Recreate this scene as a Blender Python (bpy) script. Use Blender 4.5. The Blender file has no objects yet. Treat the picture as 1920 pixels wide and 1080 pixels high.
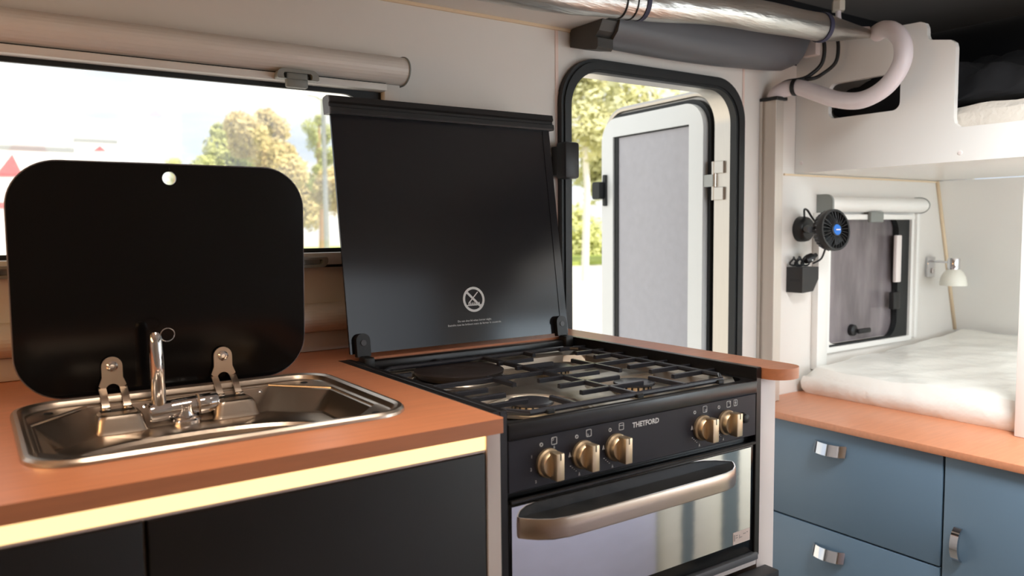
import bpy, bmesh, math, random
from mathutils import Vector, Matrix
from mathutils.geometry import tessellate_polygon
random.seed(7)
sc = bpy.context.scene
COL = sc.collection

# ------------------------------------------------------------------ camera
F_PX, AZ, PITCH, ROLL = 1476.1, 55.383, -4.279, -0.5526
CAM = Vector((-0.4979, -1.3785, 1.1161))
a, p, r = (math.radians(v) for v in (AZ, PITCH, ROLL))
fw = Vector((math.cos(a)*math.cos(p), math.sin(a)*math.cos(p), math.sin(p)))
rt = Vector((math.sin(a), -math.cos(a), 0)); up = rt.cross(fw)
rt2 = math.cos(r)*rt + math.sin(r)*up; up2 = -math.sin(r)*rt + math.cos(r)*up
cd = bpy.data.cameras.new('camera'); cam = bpy.data.objects.new('camera', cd); COL.objects.link(cam)
M = Matrix((rt2, up2, -fw)).transposed().to_4x4(); M.translation = CAM
cam.matrix_world = M
cd.sensor_width = 36; cd.lens = F_PX/1920*36; cd.clip_start = 0.02; cd.clip_end = 500
cd.dof.use_dof = True; cd.dof.focus_distance = 1.35; cd.dof.aperture_fstop = 5.0
sc.camera = cam
vs = sc.view_settings
vs.view_transform = 'Standard'; vs.look = 'None'; vs.gamma = 1; vs.use_curve_mapping = False
vs.exposure = 0.0
sc.cycles.max_bounces = 8; sc.cycles.sample_clamp_indirect = 6.0
sc.cycles.caustics_reflective = False; sc.cycles.caustics_refractive = False

# ------------------------------------------------------------------ world
W = bpy.data.worlds.new('sky'); sc.world = W; W.use_nodes = True
nt = W.node_tree; nt.nodes.clear()
def wn(t, **k):
    n = nt.nodes.new(t)
    for q, v in k.items(): setattr(n, q, v)
    return n
tc = wn('ShaderNodeTexCoord'); mp = wn('ShaderNodeMapping'); mp.inputs['Scale'].default_value = (1.5, 1.5, 6)
nz = wn('ShaderNodeTexNoise'); nz.inputs['Scale'].default_value = 2.2; nz.inputs['Detail'].default_value = 4
rp = wn('ShaderNodeValToRGB')
rp.color_ramp.elements[0].position = 0.42; rp.color_ramp.elements[0].color = (0.43, 0.485, 0.555, 1)
rp.color_ramp.elements[1].position = 0.62; rp.color_ramp.elements[1].color = (0.66, 0.64, 0.575, 1)
bg = wn('ShaderNodeBackground'); bg.inputs['Strength'].default_value = 2.0
wo = wn('ShaderNodeOutputWorld')
for x, y in ((tc.outputs['Generated'], mp.inputs[0]), (mp.outputs[0], nz.inputs[0]), (nz.outputs[0], rp.inputs[0]), (rp.outputs[0], bg.inputs[0]), (bg.outputs[0], wo.inputs[0])):
    nt.links.new(x, y)

# ------------------------------------------------------------------ lights
def light(name, kind, loc, direction, energy, color=(1, 1, 1), size=None, **k):
    d = bpy.data.lights.new(name, kind); d.energy = energy; d.color = color
    if size: d.shape = 'RECTANGLE'; d.size, d.size_y = size
    for q, v in k.items(): setattr(d, q, v)
    o = bpy.data.objects.new(name, d); COL.objects.link(o); o.location = loc
    o.rotation_euler = Vector(direction).to_track_quat('-Z', 'Y').to_euler()
    return o
light('sun', 'SUN', (0, -10, 10), (-0.55, 0.6, -1.0), 5.0, (1.0, 0.93, 0.8), angle=0.02)
# area lights at unseen opposite windows; galley one added to light the kitchen
light('galley_fill_light', 'AREA', (0.9, -1.9, 1.2), (0.45, 1, -0.12), 3.0, (0.93, 0.96, 1.0), (0.66, 0.5), spread=1.9)
light('daylight_bed_window', 'AREA', (1.8, -1.9, 1.0), (0, 1, -0.1), 6, (0.76, 0.9, 1.0), (0.62, 0.4))
# unseen area light added under the solid roof to brighten the bed side
light('aisle_fill_light', 'AREA', (0.86, -1.18, 1.70), (0.8, 0.12, -1), 21, (0.93, 0.97, 1.0), (0.5, 0.45), spread=2.0)
# unseen area lights added to brighten worktop, sink and hob
light('counter_fill_light', 'AREA', (-0.30, -0.72, 1.595), (0.05, 0.0, -1), 1.05, (1.0, 0.84, 0.68), (0.22, 0.22), spread=1.5)
light('counter_fill_light', 'AREA', (0.14, -0.72, 1.595), (0.15, 0.0, -1), 1.2, (1.0, 0.88, 0.75), (0.22, 0.22), spread=1.5)
# warm strip lamp on the end wall left of the sink
light('warm_strip_lamp', 'AREA', (-1.27, -0.75, 1.28), (1, -0.2, -0.45), 5.2, (1.0, 0.56, 0.22), (1.1, 0.14))

# ------------------------------------------------------------------ materials
def C(r, g, b):
    f = lambda v: (v/255/12.92 if v/255 <= 0.04045 else ((v/255+0.055)/1.055)**2.4)
    return (f(r), f(g), f(b), 1)
MATS = {}
def mat(name, col, rough=0.5, metal=0.0, bump=0, bscale=60, var=0, vscale=8, stretch=(1, 1, 1), emit=0, trans=0, alpha=1, coat=0, aniso=0, spec=0.5, bdist=0.002):
    if name in MATS: return MATS[name]
    m = bpy.data.materials.new(name); m.use_nodes = True; n = m.node_tree; b = n.nodes['Principled BSDF']
    b.inputs['Base Color'].default_value = col; b.inputs['Roughness'].default_value = rough; b.inputs['Metallic'].default_value = metal
    b.inputs['Specular IOR Level'].default_value = spec
    if coat: b.inputs['Coat Weight'].default_value = coat; b.inputs['Coat Roughness'].default_value = 0.08
    if trans: b.inputs['Transmission Weight'].default_value = trans
    if alpha < 1: b.inputs['Alpha'].default_value = alpha
    if emit: b.inputs['Emission Color'].default_value = col; b.inputs['Emission Strength'].default_value = emit
    tcn = n.nodes.new('ShaderNodeTexCoord'); mpn = n.nodes.new('ShaderNodeMapping'); mpn.inputs['Scale'].default_value = stretch
    n.links.new(tcn.outputs['Object'], mpn.inputs[0])
    nz = n.nodes.new('ShaderNodeTexNoise'); nz.inputs['Scale'].default_value = vscale; nz.inputs['Detail'].default_value = 5
    n.links.new(mpn.outputs[0], nz.inputs[0])
    if var:
        mx = n.nodes.new('ShaderNodeMix'); mx.data_type = 'RGBA'
        mx.inputs[6].default_value = tuple(c*(1-var) for c in col[:3])+(1,); mx.inputs[7].default_value = tuple(min(1, c*(1+var)) for c in col[:3])+(1,)
        n.links.new(nz.outputs[0], mx.inputs[0]); n.links.new(mx.outputs[2], b.inputs['Base Color'])
    if bump:
        n2 = n.nodes.new('ShaderNodeTexNoise'); n2.inputs['Scale'].default_value = bscale; n2.inputs['Detail'].default_value = 4
        n.links.new(mpn.outputs[0], n2.inputs[0])
        bp = n.nodes.new('ShaderNodeBump'); bp.inputs['Strength'].default_value = bump; bp.inputs['Distance'].default_value = bdist
        n.links.new(n2.outputs[0], bp.inputs['Height']); n.links.new(bp.outputs[0], b.inputs['Normal'])
    MATS[name] = m
    return m
wall_m = mat('wall_panel', C(226, 221, 214), 0.45, var=0.02, bump=0.05)
trim_m = mat('seam_strip', C(232, 208, 196), 0.5, var=0.02)
seamc_m = mat('ceiling_seam', C(228, 205, 172), 0.5, var=0.02)
white_m = mat('white_laminate', C(238, 236, 231), 0.25, var=0.015, bump=0.02)
lav_m = mat('lavender_panel', C(222, 222, 246), 0.4, var=0.06, vscale=3)
cream_m = mat('cream_panel', C(240, 238, 215), 0.4, var=0.02)
wood_m = mat('wood_laminate', C(212, 140, 102), 0.34, var=0.16, vscale=9, stretch=(1.2, 14, 14), bump=0.03, bscale=30)
dark_m = mat('anthracite_front', C(24, 25, 29), 0.5, var=0.05)
blue_m = mat('slate_blue_front', C(100, 122, 140), 0.36, var=0.05, vscale=4)
black_m = mat('black_enamel', C(26, 26, 28), 0.3, var=0.06)
blackplastic_m = mat('black_plastic', C(24, 24, 25), 0.45, var=0.08, bump=0.05, bscale=200)
rubber_m = mat('black_rubber', C(20, 24, 26), 0.5, var=0.08)
panel_m = mat('control_panel_black', C(36, 36, 46), 0.4, var=0.04, spec=0.35)
glassb_m = mat('black_glass', C(16, 16, 17), 0.14, var=0.03, spec=0.2)
lid_m = mat('satin_black_glass', C(34, 34, 37), 0.13, var=0.03, spec=0.32)
iron_m = mat('enamelled_iron', C(48, 50, 58), 0.27, var=0.12, bump=0.08, bscale=150)
steel_m = mat('brushed_steel', C(214, 206, 194), 0.36, 1.0, var=0.05, stretch=(3, 40, 3), bump=0.02)
sink_m = mat('sink_steel', C(205, 192, 178), 0.3, 1.0, var=0.04, vscale=30, bump=0.015)
chrome_m = mat('chrome', C(215, 215, 218), 0.06, 1.0, var=0.02)
brass_m = mat('champagne_metal', C(222, 202, 172), 0.4, 1.0, var=0.04)
handle_m = mat('brushed_handle', C(196, 180, 166), 0.3, 1.0, var=0.05, stretch=(4, 60, 60))
alu_m = mat('aluminium', C(205, 200, 192), 0.35, 1.0, var=0.05, stretch=(20, 20, 2))
mirror_m = mat('mirror_oven_glass', C(236, 238, 246), 0.05, 1.0, var=0.06, vscale=20, bump=0.03, bscale=9, stretch=(1, 1, 2.5), bdist=0.002)
plate_m = mat('cast_hotplate', C(52, 46, 46), 0.5, var=0.12, bump=0.1, bscale=250)
greyp_m = mat('grey_plastic', C(92, 93, 97), 0.45, var=0.05)
lgrey_m = mat('latch_grey', C(132, 136, 132), 0.45, var=0.05)
blind_m = mat('blind_housing', C(222, 218, 212), 0.4, var=0.02)
screen_m = mat('screen_mesh', C(198, 198, 205), 0.7, var=0.08, vscale=40, bump=0.3, bscale=600)
glass_m = mat('acrylic_glass', (1, 1, 1, 1), 0.02, trans=1, alpha=0.12, var=0)
print_m = mat('white_print', C(238, 238, 238), 0.6, var=0.02)
foil_m = mat('silver_foil', C(186, 184, 179), 0.33, 1.0, var=0.15, vscale=8, stretch=(1, 7, 7), bump=0.8, bscale=7, bdist=0.006)
strap_m = mat('navy_strap', C(50, 50, 74), 0.6, var=0.2, vscale=200)
hose_m = mat('white_hose', C(226, 218, 222), 0.35, var=0.06, vscale=30)
cable_m = mat('black_cable', C(22, 24, 26), 0.45, var=0.1)
roof_m = mat('dark_headliner', C(168, 163, 158), 0.8, var=0.08, bump=0.2)
canvas_m = mat('dark_canvas', C(26, 27, 30), 0.85, var=0.15, bump=0.3)
matt_m = mat('wrapped_mattress', C(240, 238, 230), 0.3, var=0.05, vscale=12, bump=0.8, bscale=11, bdist=0.012)
bubble_m = mat('bubble_wrap', C(226, 218, 206), 0.25, var=0.05, bump=0.7, bscale=70, bdist=0.006)
blue_badge_m = mat('blue_badge', C(30, 110, 200), 0.4, var=0.03)
shade_m = mat('frosted_glass', C(238, 236, 224), 0.35, var=0.02)
film_pane_m = mat('plastic_film_pane', C(122, 114, 116), 0.12, var=0.8, vscale=7, stretch=(2.2, 1, 0.6), bump=0.3, bscale=8)  # pale streaks paint the film's highlights into the colour
led_m = mat('led_diffuser', (1.0, 0.72, 0.34, 1), 0.5, emit=1.55)
white_rail_m = mat('white_rail', C(236, 226, 222), 0.4, var=0.02)
leaf1_m = mat('leaf_green', C(200, 203, 128), 0.7, var=0.25, vscale=1.5)
leaf2_m = mat('leaf_gold', C(222, 204, 146), 0.7, var=0.25, vscale=1.5)
leaf3_m = mat('leaf_overexposed', C(246, 240, 186), 0.7, var=0.25, vscale=1.5)  # overexposed doorway daylight put into a paler leaf colour
leaf4_m = mat('leaf_overexposed_green', C(232, 236, 168), 0.7, var=0.25, vscale=1.5)  # same doorway overexposure put into the green leaf colour
bark_m = mat('pine_bark', C(196, 150, 116), 0.8, var=0.3, vscale=20)
birch_m = mat('birch_bark', C(240, 236, 226), 0.7, var=0.1, vscale=20)
gravel_m = mat('pale_gravel', C(214, 208, 200), 0.9, var=0.12, vscale=3, bump=0.3)
grass_m = mat('sunlit_grass', C(172, 186, 96), 0.9, var=0.25, vscale=2)
truck_m = mat('truck_white', C(246, 245, 240), 0.5, var=0.02)
red_m = mat('truck_red', C(214, 60, 72), 0.5, var=0.05)
galv_m = mat('galvanised', C(170, 172, 168), 0.4, 0.6, var=0.05)
floor_m = mat('vinyl_floor', C(150, 140, 128), 0.5, var=0.1, vscale=6)
pink_m = mat('cable_pink', C(232, 190, 192), 0.4, var=0.05)

# ------------------------------------------------------------------ geometry helpers
class MB:
    def __init__(s): s.v = []; s.f = []; s.sm = []
    def add(s, vs, fs, smooth=False):
        o = len(s.v); s.v += [Vector(q) for q in vs]; s.f += [[i+o for i in f] for f in fs]; s.sm += [smooth]*len(fs); return s
    def box(s, x0, x1, y0, y1, z0, z1, bev=0.0, seg=2):
        if bev <= 0:
            v = [(x, y, z) for x in (x0, x1) for y in (y0, y1) for z in (z0, z1)]
            return s.add(v, [(0, 1, 3, 2), (4, 6, 7, 5), (0, 4, 5, 1), (2, 3, 7, 6), (0, 2, 6, 4), (1, 5, 7, 3)])
        bm = bmesh.new(); bmesh.ops.create_cube(bm, size=1)
        for q in bm.verts: q.co = Vector(((x0+x1)/2+q.co.x*(x1-x0), (y0+y1)/2+q.co.y*(y1-y0), (z0+z1)/2+q.co.z*(z1-z0)))
        bmesh.ops.bevel(bm, geom=bm.edges[:], offset=bev, segments=seg, profile=0.5, affect='EDGES')
        bm.verts.index_update(); s.add([q.co.copy() for q in bm.verts], [[q.index for q in f.verts] for f in bm.faces], seg > 1); bm.free(); return s
    def loft(s, loops, closed=True, cap0=False, cap1=False, smooth=True):
        n = len(loops[0]); vs = [q for l in loops for q in l]; fs = []
        for i in range(len(loops)-1):
            for j in range(n if closed else n-1):
                k = (j+1) % n; fs.append((i*n+j, i*n+k, (i+1)*n+k, (i+1)*n+j))
        s.add(vs, fs, smooth)
        if cap0: s.add(loops[0], [list(range(n))[::-1]])
        if cap1: s.add(loops[-1], [list(range(n))])
        return s
    def tube(s, pts, rad, n=12, cap=True, smooth=True):
        pts = [Vector(q) for q in pts]; m = len(pts); rad = rad if isinstance(rad, (list, tuple)) else [rad]*m
        t0 = (pts[1]-pts[0]).normalized(); nrm = t0.orthogonal().normalized(); loops = []
        for i, q in enumerate(pts):
            t = (pts[min(i+1, m-1)]-pts[max(i-1, 0)]).normalized()
            nrm = (nrm-t*nrm.dot(t)).normalized(); b = t.cross(nrm)
            loops.append([q+(nrm*math.cos(2*math.pi*k/n)+b*math.sin(2*math.pi*k/n))*rad[i] for k in range(n)])
        return s.loft(loops, True, cap, cap, smooth)
    def cyl(s, p0, p1, r0, r1=None, n=24): return s.tube([p0, p1], [r0, r0 if r1 is None else r1], n)
    def lathe(s, base, axis, prof, n=32, smooth=True):
        base = Vector(base); ax = Vector(axis).normalized(); u = ax.orthogonal().normalized(); w = ax.cross(u)
        loops = [[base+ax*h+(u*math.cos(2*math.pi*k/n)+w*math.sin(2*math.pi*k/n))*max(rr, 1e-5) for k in range(n)] for rr, h in prof]
        return s.loft(loops, True, False, False, smooth)
    def prism(s, outer, t0, t1, fn, holes=(), smooth=False):
        polys = [[Vector((q[0], q[1], 0)) for q in l] for l in [outer, *holes]]
        tri = tessellate_polygon(polys); flat = [q for l in polys for q in l]; n = len(flat)
        s.add([fn(q.x, q.y, t0) for q in flat]+[fn(q.x, q.y, t1) for q in flat], [list(t)[::-1] for t in tri]+[[i+n for i in t] for t in tri])
        o = 0
        for l in polys:
            k = len(l); s.add([fn(q.x, q.y, t0) for q in l]+[fn(q.x, q.y, t1) for q in l], [(i, (i+1) % k, k+(i+1) % k, k+i) for i in range(k)], smooth)
        return s
XZ = lambda y_: None
def fXZ(u, v, w): return (u, w, v)      # polygon in X,Z extruded along Y
def fXY(u, v, w): return (u, v, w)      # polygon in X,Y extruded along Z
def fYZ(u, v, w): return (w, u, v)      # polygon in Y,Z extruded along X
def rrect(x0, x1, y0, y1, rad, n=8):
    rad = rad if isinstance(rad, (list, tuple)) else [rad]*4
    out = []
    for (cx, cy, a0), rr in zip(((x1, y1, 0), (x0, y1, 90), (x0, y0, 180), (x1, y0, 270)), rad):
        if rr <= 0: out.append((cx, cy)); continue
        sx = -1 if a0 in (0, 270) else 1; sy = -1 if a0 in (0, 90) else 1
        for k in range(n+1):
            t = math.radians(a0+90*k/n); out.append((cx+sx*rr+rr*math.cos(t), cy+sy*rr+rr*math.sin(t)))
    return out
def circ(cx, cy, rr, n=24): return [(cx+rr*math.cos(2*math.pi*k/n), cy+rr*math.sin(2*math.pi*k/n)) for k in range(n)]
def smoothpath(pts, n=8):
    pts = [Vector(q) for q in pts]; out = []
    for i in range(len(pts)-1):
        p0, p1, p2, p3 = pts[max(i-1, 0)], pts[i], pts[i+1], pts[min(i+2, len(pts)-1)]
        for k in range(n):
            t = k/n; out.append(0.5*((2*p1)+(p2-p0)*t+(2*p0-5*p1+4*p2-p3)*t*t+(3*p1-p0-3*p2+p3)*t**3))
    return out+[pts[-1]]

BASE = {}
def obj(name, mb, m, parent=None, origin=None, sharp=0.62):
    """links one mesh object; vertices given in world coordinates"""
    if origin is None and parent is None:
        xs = [q.x for q in mb.v]; ys = [q.y for q in mb.v]; zs = [q.z for q in mb.v]
        origin = Vector(((min(xs)+max(xs))/2, (min(ys)+max(ys))/2, min(zs)))
    b = BASE[parent.name] if parent else Vector(origin)
    me = bpy.data.meshes.new(name); me.from_pydata([tuple(q-b) for q in mb.v], [], mb.f)
    me.polygons.foreach_set('use_smooth', mb.sm); me.validate(); me.materials.append(m)
    bm = bmesh.new(); bm.from_mesh(me); bmesh.ops.remove_doubles(bm, verts=bm.verts, dist=1e-6); bmesh.ops.recalc_face_normals(bm, faces=bm.faces)
    for e in bm.edges:
        if len(e.link_faces) == 2 and e.calc_face_angle(0) > sharp: e.smooth = False
    bm.to_mesh(me); bm.free()
    o = bpy.data.objects.new(name, me); COL.objects.link(o)
    if parent: o.parent = parent
    else: o.location = b
    BASE[o.name] = b
    return o
def tag(o, label, cat, group=None):
    o['label'] = label; o['category'] = cat
    if group: o['group'] = group
    return o
def thing(name, label, cat, loc, group=None):
    o = bpy.data.objects.new(name, None); COL.objects.link(o); o.location = loc; o.empty_display_size = 0.05
    BASE[o.name] = Vector(loc); return tag(o, label, cat, group)
def struct(name, mb, m, label=None, parent=None, cat=None):
    o = obj(name, mb, m, parent)
    if parent is None: o['kind'] = 'structure'
    if label: o['label'] = label
    if cat: o['category'] = cat
    return o
def part_copy(o, delta):
    c = o.copy(); COL.objects.link(c); c.location = o.location+Vector(delta); BASE[c.name] = BASE[o.name]; return c
def text_mb(body, size, fn, align='CENTER', depth=0.0003, bold=0.0):
    """lettering as thin mesh; fn(u, v, w) -> world"""
    cu = bpy.data.curves.new('lettering', 'FONT'); cu.body = body; cu.size = size; cu.extrude = depth; cu.align_x = align; cu.resolution_u = 2; cu.offset = bold
    o = bpy.data.objects.new('lettering', cu); COL.objects.link(o)
    dg = bpy.context.evaluated_depsgraph_get(); me = bpy.data.meshes.new_from_object(o.evaluated_get(dg))
    mb = MB(); mb.add([fn(q.co.x, q.co.y, q.co.z) for q in me.vertices], [list(f.vertices) for f in me.polygons])
    bpy.data.objects.remove(o); bpy.data.curves.remove(cu); bpy.data.meshes.remove(me)
    return mb

# ------------------------------------------------------------------ room shell
WT = 0.05
win1 = rrect(-1.12, 0.155, 1.068, 1.385, 0.055)
door_hole = rrect(0.598, 1.155, 0.02, 1.470, [0.085, 0.085, 0.05, 0.05], 10)
win2 = rrect(1.585, 2.018, 0.762, 1.145, 0.045)
mb = MB().prism([(-1.3, 0), (2.45, 0), (2.45, 1.56), (-1.3, 1.56)], 0.0, WT, fXZ, [win1, door_hole, win2])
struct('wall_back', mb, wall_m, 'off-white panelled camper side wall with window and doorway', cat='wall')
struct('trim_1', MB().box(0.573, 0.581, -0.0015, 0.001, 0, 1.548), trim_m, 'pinkish vertical seam strip left of the doorway', cat='trim')
struct('trim_2', MB().box(1.193, 1.200, -0.0015, 0.001, 0, 1.548), trim_m, 'pale vertical seam strip right of the doorway', cat='trim')
struct('trim_3', MB().box(-1.3, 0.62, -0.006, 0.0, 1.545, 1.551), seamc_m, 'cream sealing strip between side wall and ceiling edge', cat='trim')
struct('ceiling', MB().prism([(-1.3, 0.0), (-1.3, -0.064), (0.12, -0.064), (0.62, -0.128), (0.62, 0.0)], 1.551, 1.566, fXY), wall_m, 'beige fixed ceiling edge along the side wall', cat='ceiling')
struct('galley_bounce_panel', MB().box(-1.3, 0.22, -1.95, -0.135, 1.60, 1.62), wall_m, 'added beige panel overhead, brightening the sink reflections', cat='ceiling')  # unseen light-coloured panel added for the sink steel to reflect
struct('floor', MB().box(-1.3, 2.45, -2.0, 0.0, -0.03, 0.0), floor_m, 'grey-brown vinyl camper floor', cat='floor')
struct('wall_left', MB().box(-1.35, -1.3, -2.0, 0.05, 0, 1.74), wall_m, 'off-white end wall behind the sink side', cat='wall')
o1 = rrect(0.56, 1.24, 0.93, 1.47, 0.04); o2 = rrect(1.47, 2.13, 0.78, 1.22, 0.04)
struct('wall_front', MB().prism([(-1.3, 0), (2.45, 0), (2.45, 1.74), (-1.3, 1.74)], -2.0, -1.95, fXZ, [o1, o2]), wall_m, 'off-white side wall opposite the kitchen', cat='wall')
struct('roof', MB().box(-1.35, 2.13, -2.0, 0.06, 1.74, 1.78), roof_m, 'dark grey raised roof lining', cat='ceiling')
struct('wall_canvas', MB().box(-1.3, 2.45, 0.012, 0.03, 1.56, 1.74), canvas_m, 'dark raised-roof canvas above the side wall', cat='wall')
# sloping end wall of the bed alcove
mb = MB(); mb.add([(2.338, 0, 0.755), (2.19, 0, 1.262), (2.19, -2, 1.262), (2.338, -2, 0.755), (2.45, 0, 0.3), (2.45, -2, 0.3)], [(0, 1, 2, 3), (0, 3, 5, 4)])
mb.add([(2.37, 0, 0.755), (2.222, 0, 1.262), (2.222, -2, 1.262), (2.37, -2, 0.755)], [(3, 2, 1, 0)])
struct('wall_end', mb, white_m, 'white sloping end wall of the bed alcove', cat='wall')
struct('trim_4', MB().tube([(2.187, -0.004, 1.262), (2.336, -0.004, 0.752)], 0.006, 8), seamc_m, 'cream corner sealant in the bed alcove', cat='trim')
struct('trim_5', MB().box(1.37, 2.19, -0.005, 0, 1.257, 1.262), seamc_m, 'cream sealant under the upper bunk', cat='trim')
struct('wall_bunk_end', MB().box(2.14, 2.45, -2.0, 0.012, 1.30, 1.76), canvas_m, 'black canvas end above the upper bunk', cat='wall')

# ------------------------------------------------------------------ kitchen window
wf = MB().prism(rrect(-1.16, 0.172, 1.05, 1.40, 0.07), -0.003, 0.004, fXZ, [rrect(-1.1, 0.13, 1.085, 1.366, 0.05)])
w1 = struct('window_1', wf, rubber_m, 'long kitchen window with black rubber seal', cat='window')
struct('seal_step', MB().prism(rrect(-1.14, 0.160, 1.06, 1.392, 0.065), 0.004, 0.045, fXZ, [rrect(-1.115, 0.146, 1.072, 1.379, 0.055)]), rubber_m, None, w1)
struct('window_pane', MB().box(-1.12, 0.155, 0.040, 0.043, 1.07, 1.385), glass_m, None, w1)
t = thing('roller_blind', 'wide grey-white roller blind cassette above the kitchen window', 'blind', (-0.4, 0, 1.378))
def dprof(z0, z1, d, n=14):
    h = (z1-z0)/2; c = (z0+z1)/2
    return [(0.0, z1)]+[(-d*0.35-d*0.65*math.sin(math.pi*k/n), c+h*math.cos(math.pi*k/n)) for k in range(n+1)]+[(0.0, z0)]
obj('cassette', MB().loft([[(x, y, z) for y, z in dprof(1.388, 1.439, 0.052)] for x in (-1.2, 0.192)], True, True, True, False), blind_m, t)
obj('end_cap', MB().loft([[(x, y, z) for y, z in dprof(1.386, 1.441, 0.054)] for x in (0.192, 0.1945)], True, True, True, False), lgrey_m, t)
obj('side_rail', MB().box(0.156, 0.188, -0.020, 0.0, 1.079, 1.388, 0.002), blind_m, t)
obj('pull_bar', MB().box(-1.2, 0.156, -0.032, -0.004, 1.3735, 1.386, 0.002), blind_m, t)
obj('shadow_gap', MB().box(-1.2, 0.156, -0.026, -0.004, 1.386, 1.388), rubber_m, t)
h = obj('pull_latch', MB().prism(rrect(-0.055, 0.018, 1.374, 1.391, [0.012, 0.012, 0.003, 0.003]), -0.05, -0.032, fXZ, [rrect(-0.044, 0.006, 1.3745, 1.385, 0.004)]), lgrey_m, t)
obj('latch_tongue', MB().box(-0.038, 0.000, -0.046, -0.034, 1.361, 1.386, 0.003), lgrey_m, h)
t = thing('fly_screen', 'grey-white fly screen cassette below the kitchen window', 'screen', (-0.4, 0, 0.905))
obj('cassette', MB().loft([[(x, y, z) for y, z in dprof(0.935, 0.985, 0.05)] for x in (-1.2, 0.19)], True, True, True, False), blind_m, t)
obj('base_strip', MB().box(-1.2, 0.19, -0.022, 0, 0.9005, 0.935, 0.002), blind_m, t)
obj('pull_bar', MB().box(-1.2, 0.156, -0.03, -0.004, 1.056, 1.0775, 0.002), blind_m, t)
h = obj('finger_pull', MB().prism(rrect(-0.035, 0.028, 1.052, 1.070, [0.004, 0.004, 0.012, 0.012]), -0.044, -0.03, fXZ, [rrect(-0.022, 0.018, 1.057, 1.066, 0.003)]), lgrey_m, t)
part_copy(h, (-0.45, 0, 0))

# ------------------------------------------------------------------ doorway and door leaf
seal = MB().prism(rrect(0.578, 1.186, 0.0, 1.493, [0.105, 0.105, 0.06, 0.06], 12), -0.016, 0.004, fXZ, [rrect(0.606, 1.152, 0.03, 1.464, [0.08, 0.08, 0.05, 0.05], 12)], True)
d1 = struct('door_1', seal, rubber_m, 'rounded doorway with black rubber seal', cat='door')
struct('seal_bead', MB().prism(rrect(0.585, 1.179, 0.005, 1.486, [0.1, 0.1, 0.06, 0.06], 12), -0.020, -0.014, fXZ, [rrect(0.600, 1.160, 0.025, 1.470, [0.087, 0.087, 0.055, 0.055], 12)], True), rubber_m, None, d1)
struct('jamb', MB().prism(rrect(0.592, 1.166, 0.015, 1.478, [0.09, 0.09, 0.05, 0.05], 12), 0.004, 0.056, fXZ, [rrect(0.601, 1.152, 0.025, 1.465, [0.08, 0.08, 0.05, 0.05], 12)], True), alu_m, None, d1)
hx, hy, ang = 1.140, 0.062, math.radians(85.8)
dx, dy = math.cos(ang), math.sin(ang); nx, ny = dy, -dx        # along leaf, outwards (away from the camera)
def leaf(u, v, w): return (hx+dx*u+nx*w, hy+dy*u+ny*w, v)
t = thing('entrance_door', 'open entrance door with silver frame and grey insect screen', 'door', (hx, hy, 0.06))
R_ = [0.075]*2+[0.05]*2
obj('inner_frame', MB().prism(rrect(0.025, 0.475, 0.09, 1.455, [0.07, 0.07, 0.05, 0.05], 10), 0.0, 0.018, leaf, [rrect(0.080, 0.418, 0.2, 1.398, 0.002)]), mat('door_liner', C(244, 247, 246), 0.35, 0.1, var=0.02), t)
obj('screen_edge', MB().prism(rrect(0.080, 0.418, 0.2, 1.398, 0.002), 0.006, 0.016, leaf, [rrect(0.083, 0.400, 0.21, 1.394, 0.002)]), rubber_m, t)
obj('insect_screen', MB().prism(rrect(0.083, 0.401, 0.21, 1.394, 0.002), 0.010, 0.012, leaf), screen_m, t)
obj('leaf_core', MB().prism(rrect(0.015, 0.485, 0.08, 1.468, [0.08, 0.08, 0.05, 0.05], 10), 0.018, 0.036, leaf), rubber_m, t)
obj('outer_skin', MB().prism(rrect(0.0, 0.5, 0.06, 1.488, [0.09, 0.09, 0.05, 0.05], 10), 0.036, 0.046, leaf), mat('door_outer', C(205, 200, 192), 0.35, 0.4), t)
rim = [Vector(leaf(u, v, 0.034)) for u, v in rrect(0.004, 0.496, 0.064, 1.484, [0.09, 0.09, 0.05, 0.05], 10)]
obj('edge_bead', MB().tube(rim+[rim[0]], 0.009, 8, False), alu_m, t)
hg = obj('hinge', MB().cyl(leaf(-0.006, 1.188, 0.012), leaf(-0.006, 1.290, 0.012), 0.008, n=12), alu_m, t)
for z0, z1 in ((1.188, 1.222), (1.258, 1.290)):
    obj('hinge_plate', MB().box(1.145, 1.152, 0.020, 0.055, z0, z1, 0.001, 1), alu_m, hg)
obj('hinge_leaf', MB().prism(rrect(-0.01, 0.03, 1.224, 1.256, 0.002), 0.002, 0.016, leaf), galv_m, hg)
lt = obj('latch', MB().prism(rrect(0.452, 0.489, 1.208, 1.262, 0.008), -0.028, 0.0, leaf), rubber_m, t)
obj('latch_plate', MB().prism(rrect(0.446, 0.460, 1.186, 1.284, 0.005), -0.008, 0.001, leaf), rubber_m, lt)
t = thing('door_catch', 'black plastic catch box on the wall beside the doorway', 'catch', (0.576, -0.03, 1.222))
obj('housing', MB().box(0.557, 0.596, -0.056, -0.0205, 1.223, 1.301, 0.006), blackplastic_m, t)
obj('mounting_block', MB().box(0.560, 0.590, -0.022, 0.0, 1.230, 1.294, 0.003), blackplastic_m, t)

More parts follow.
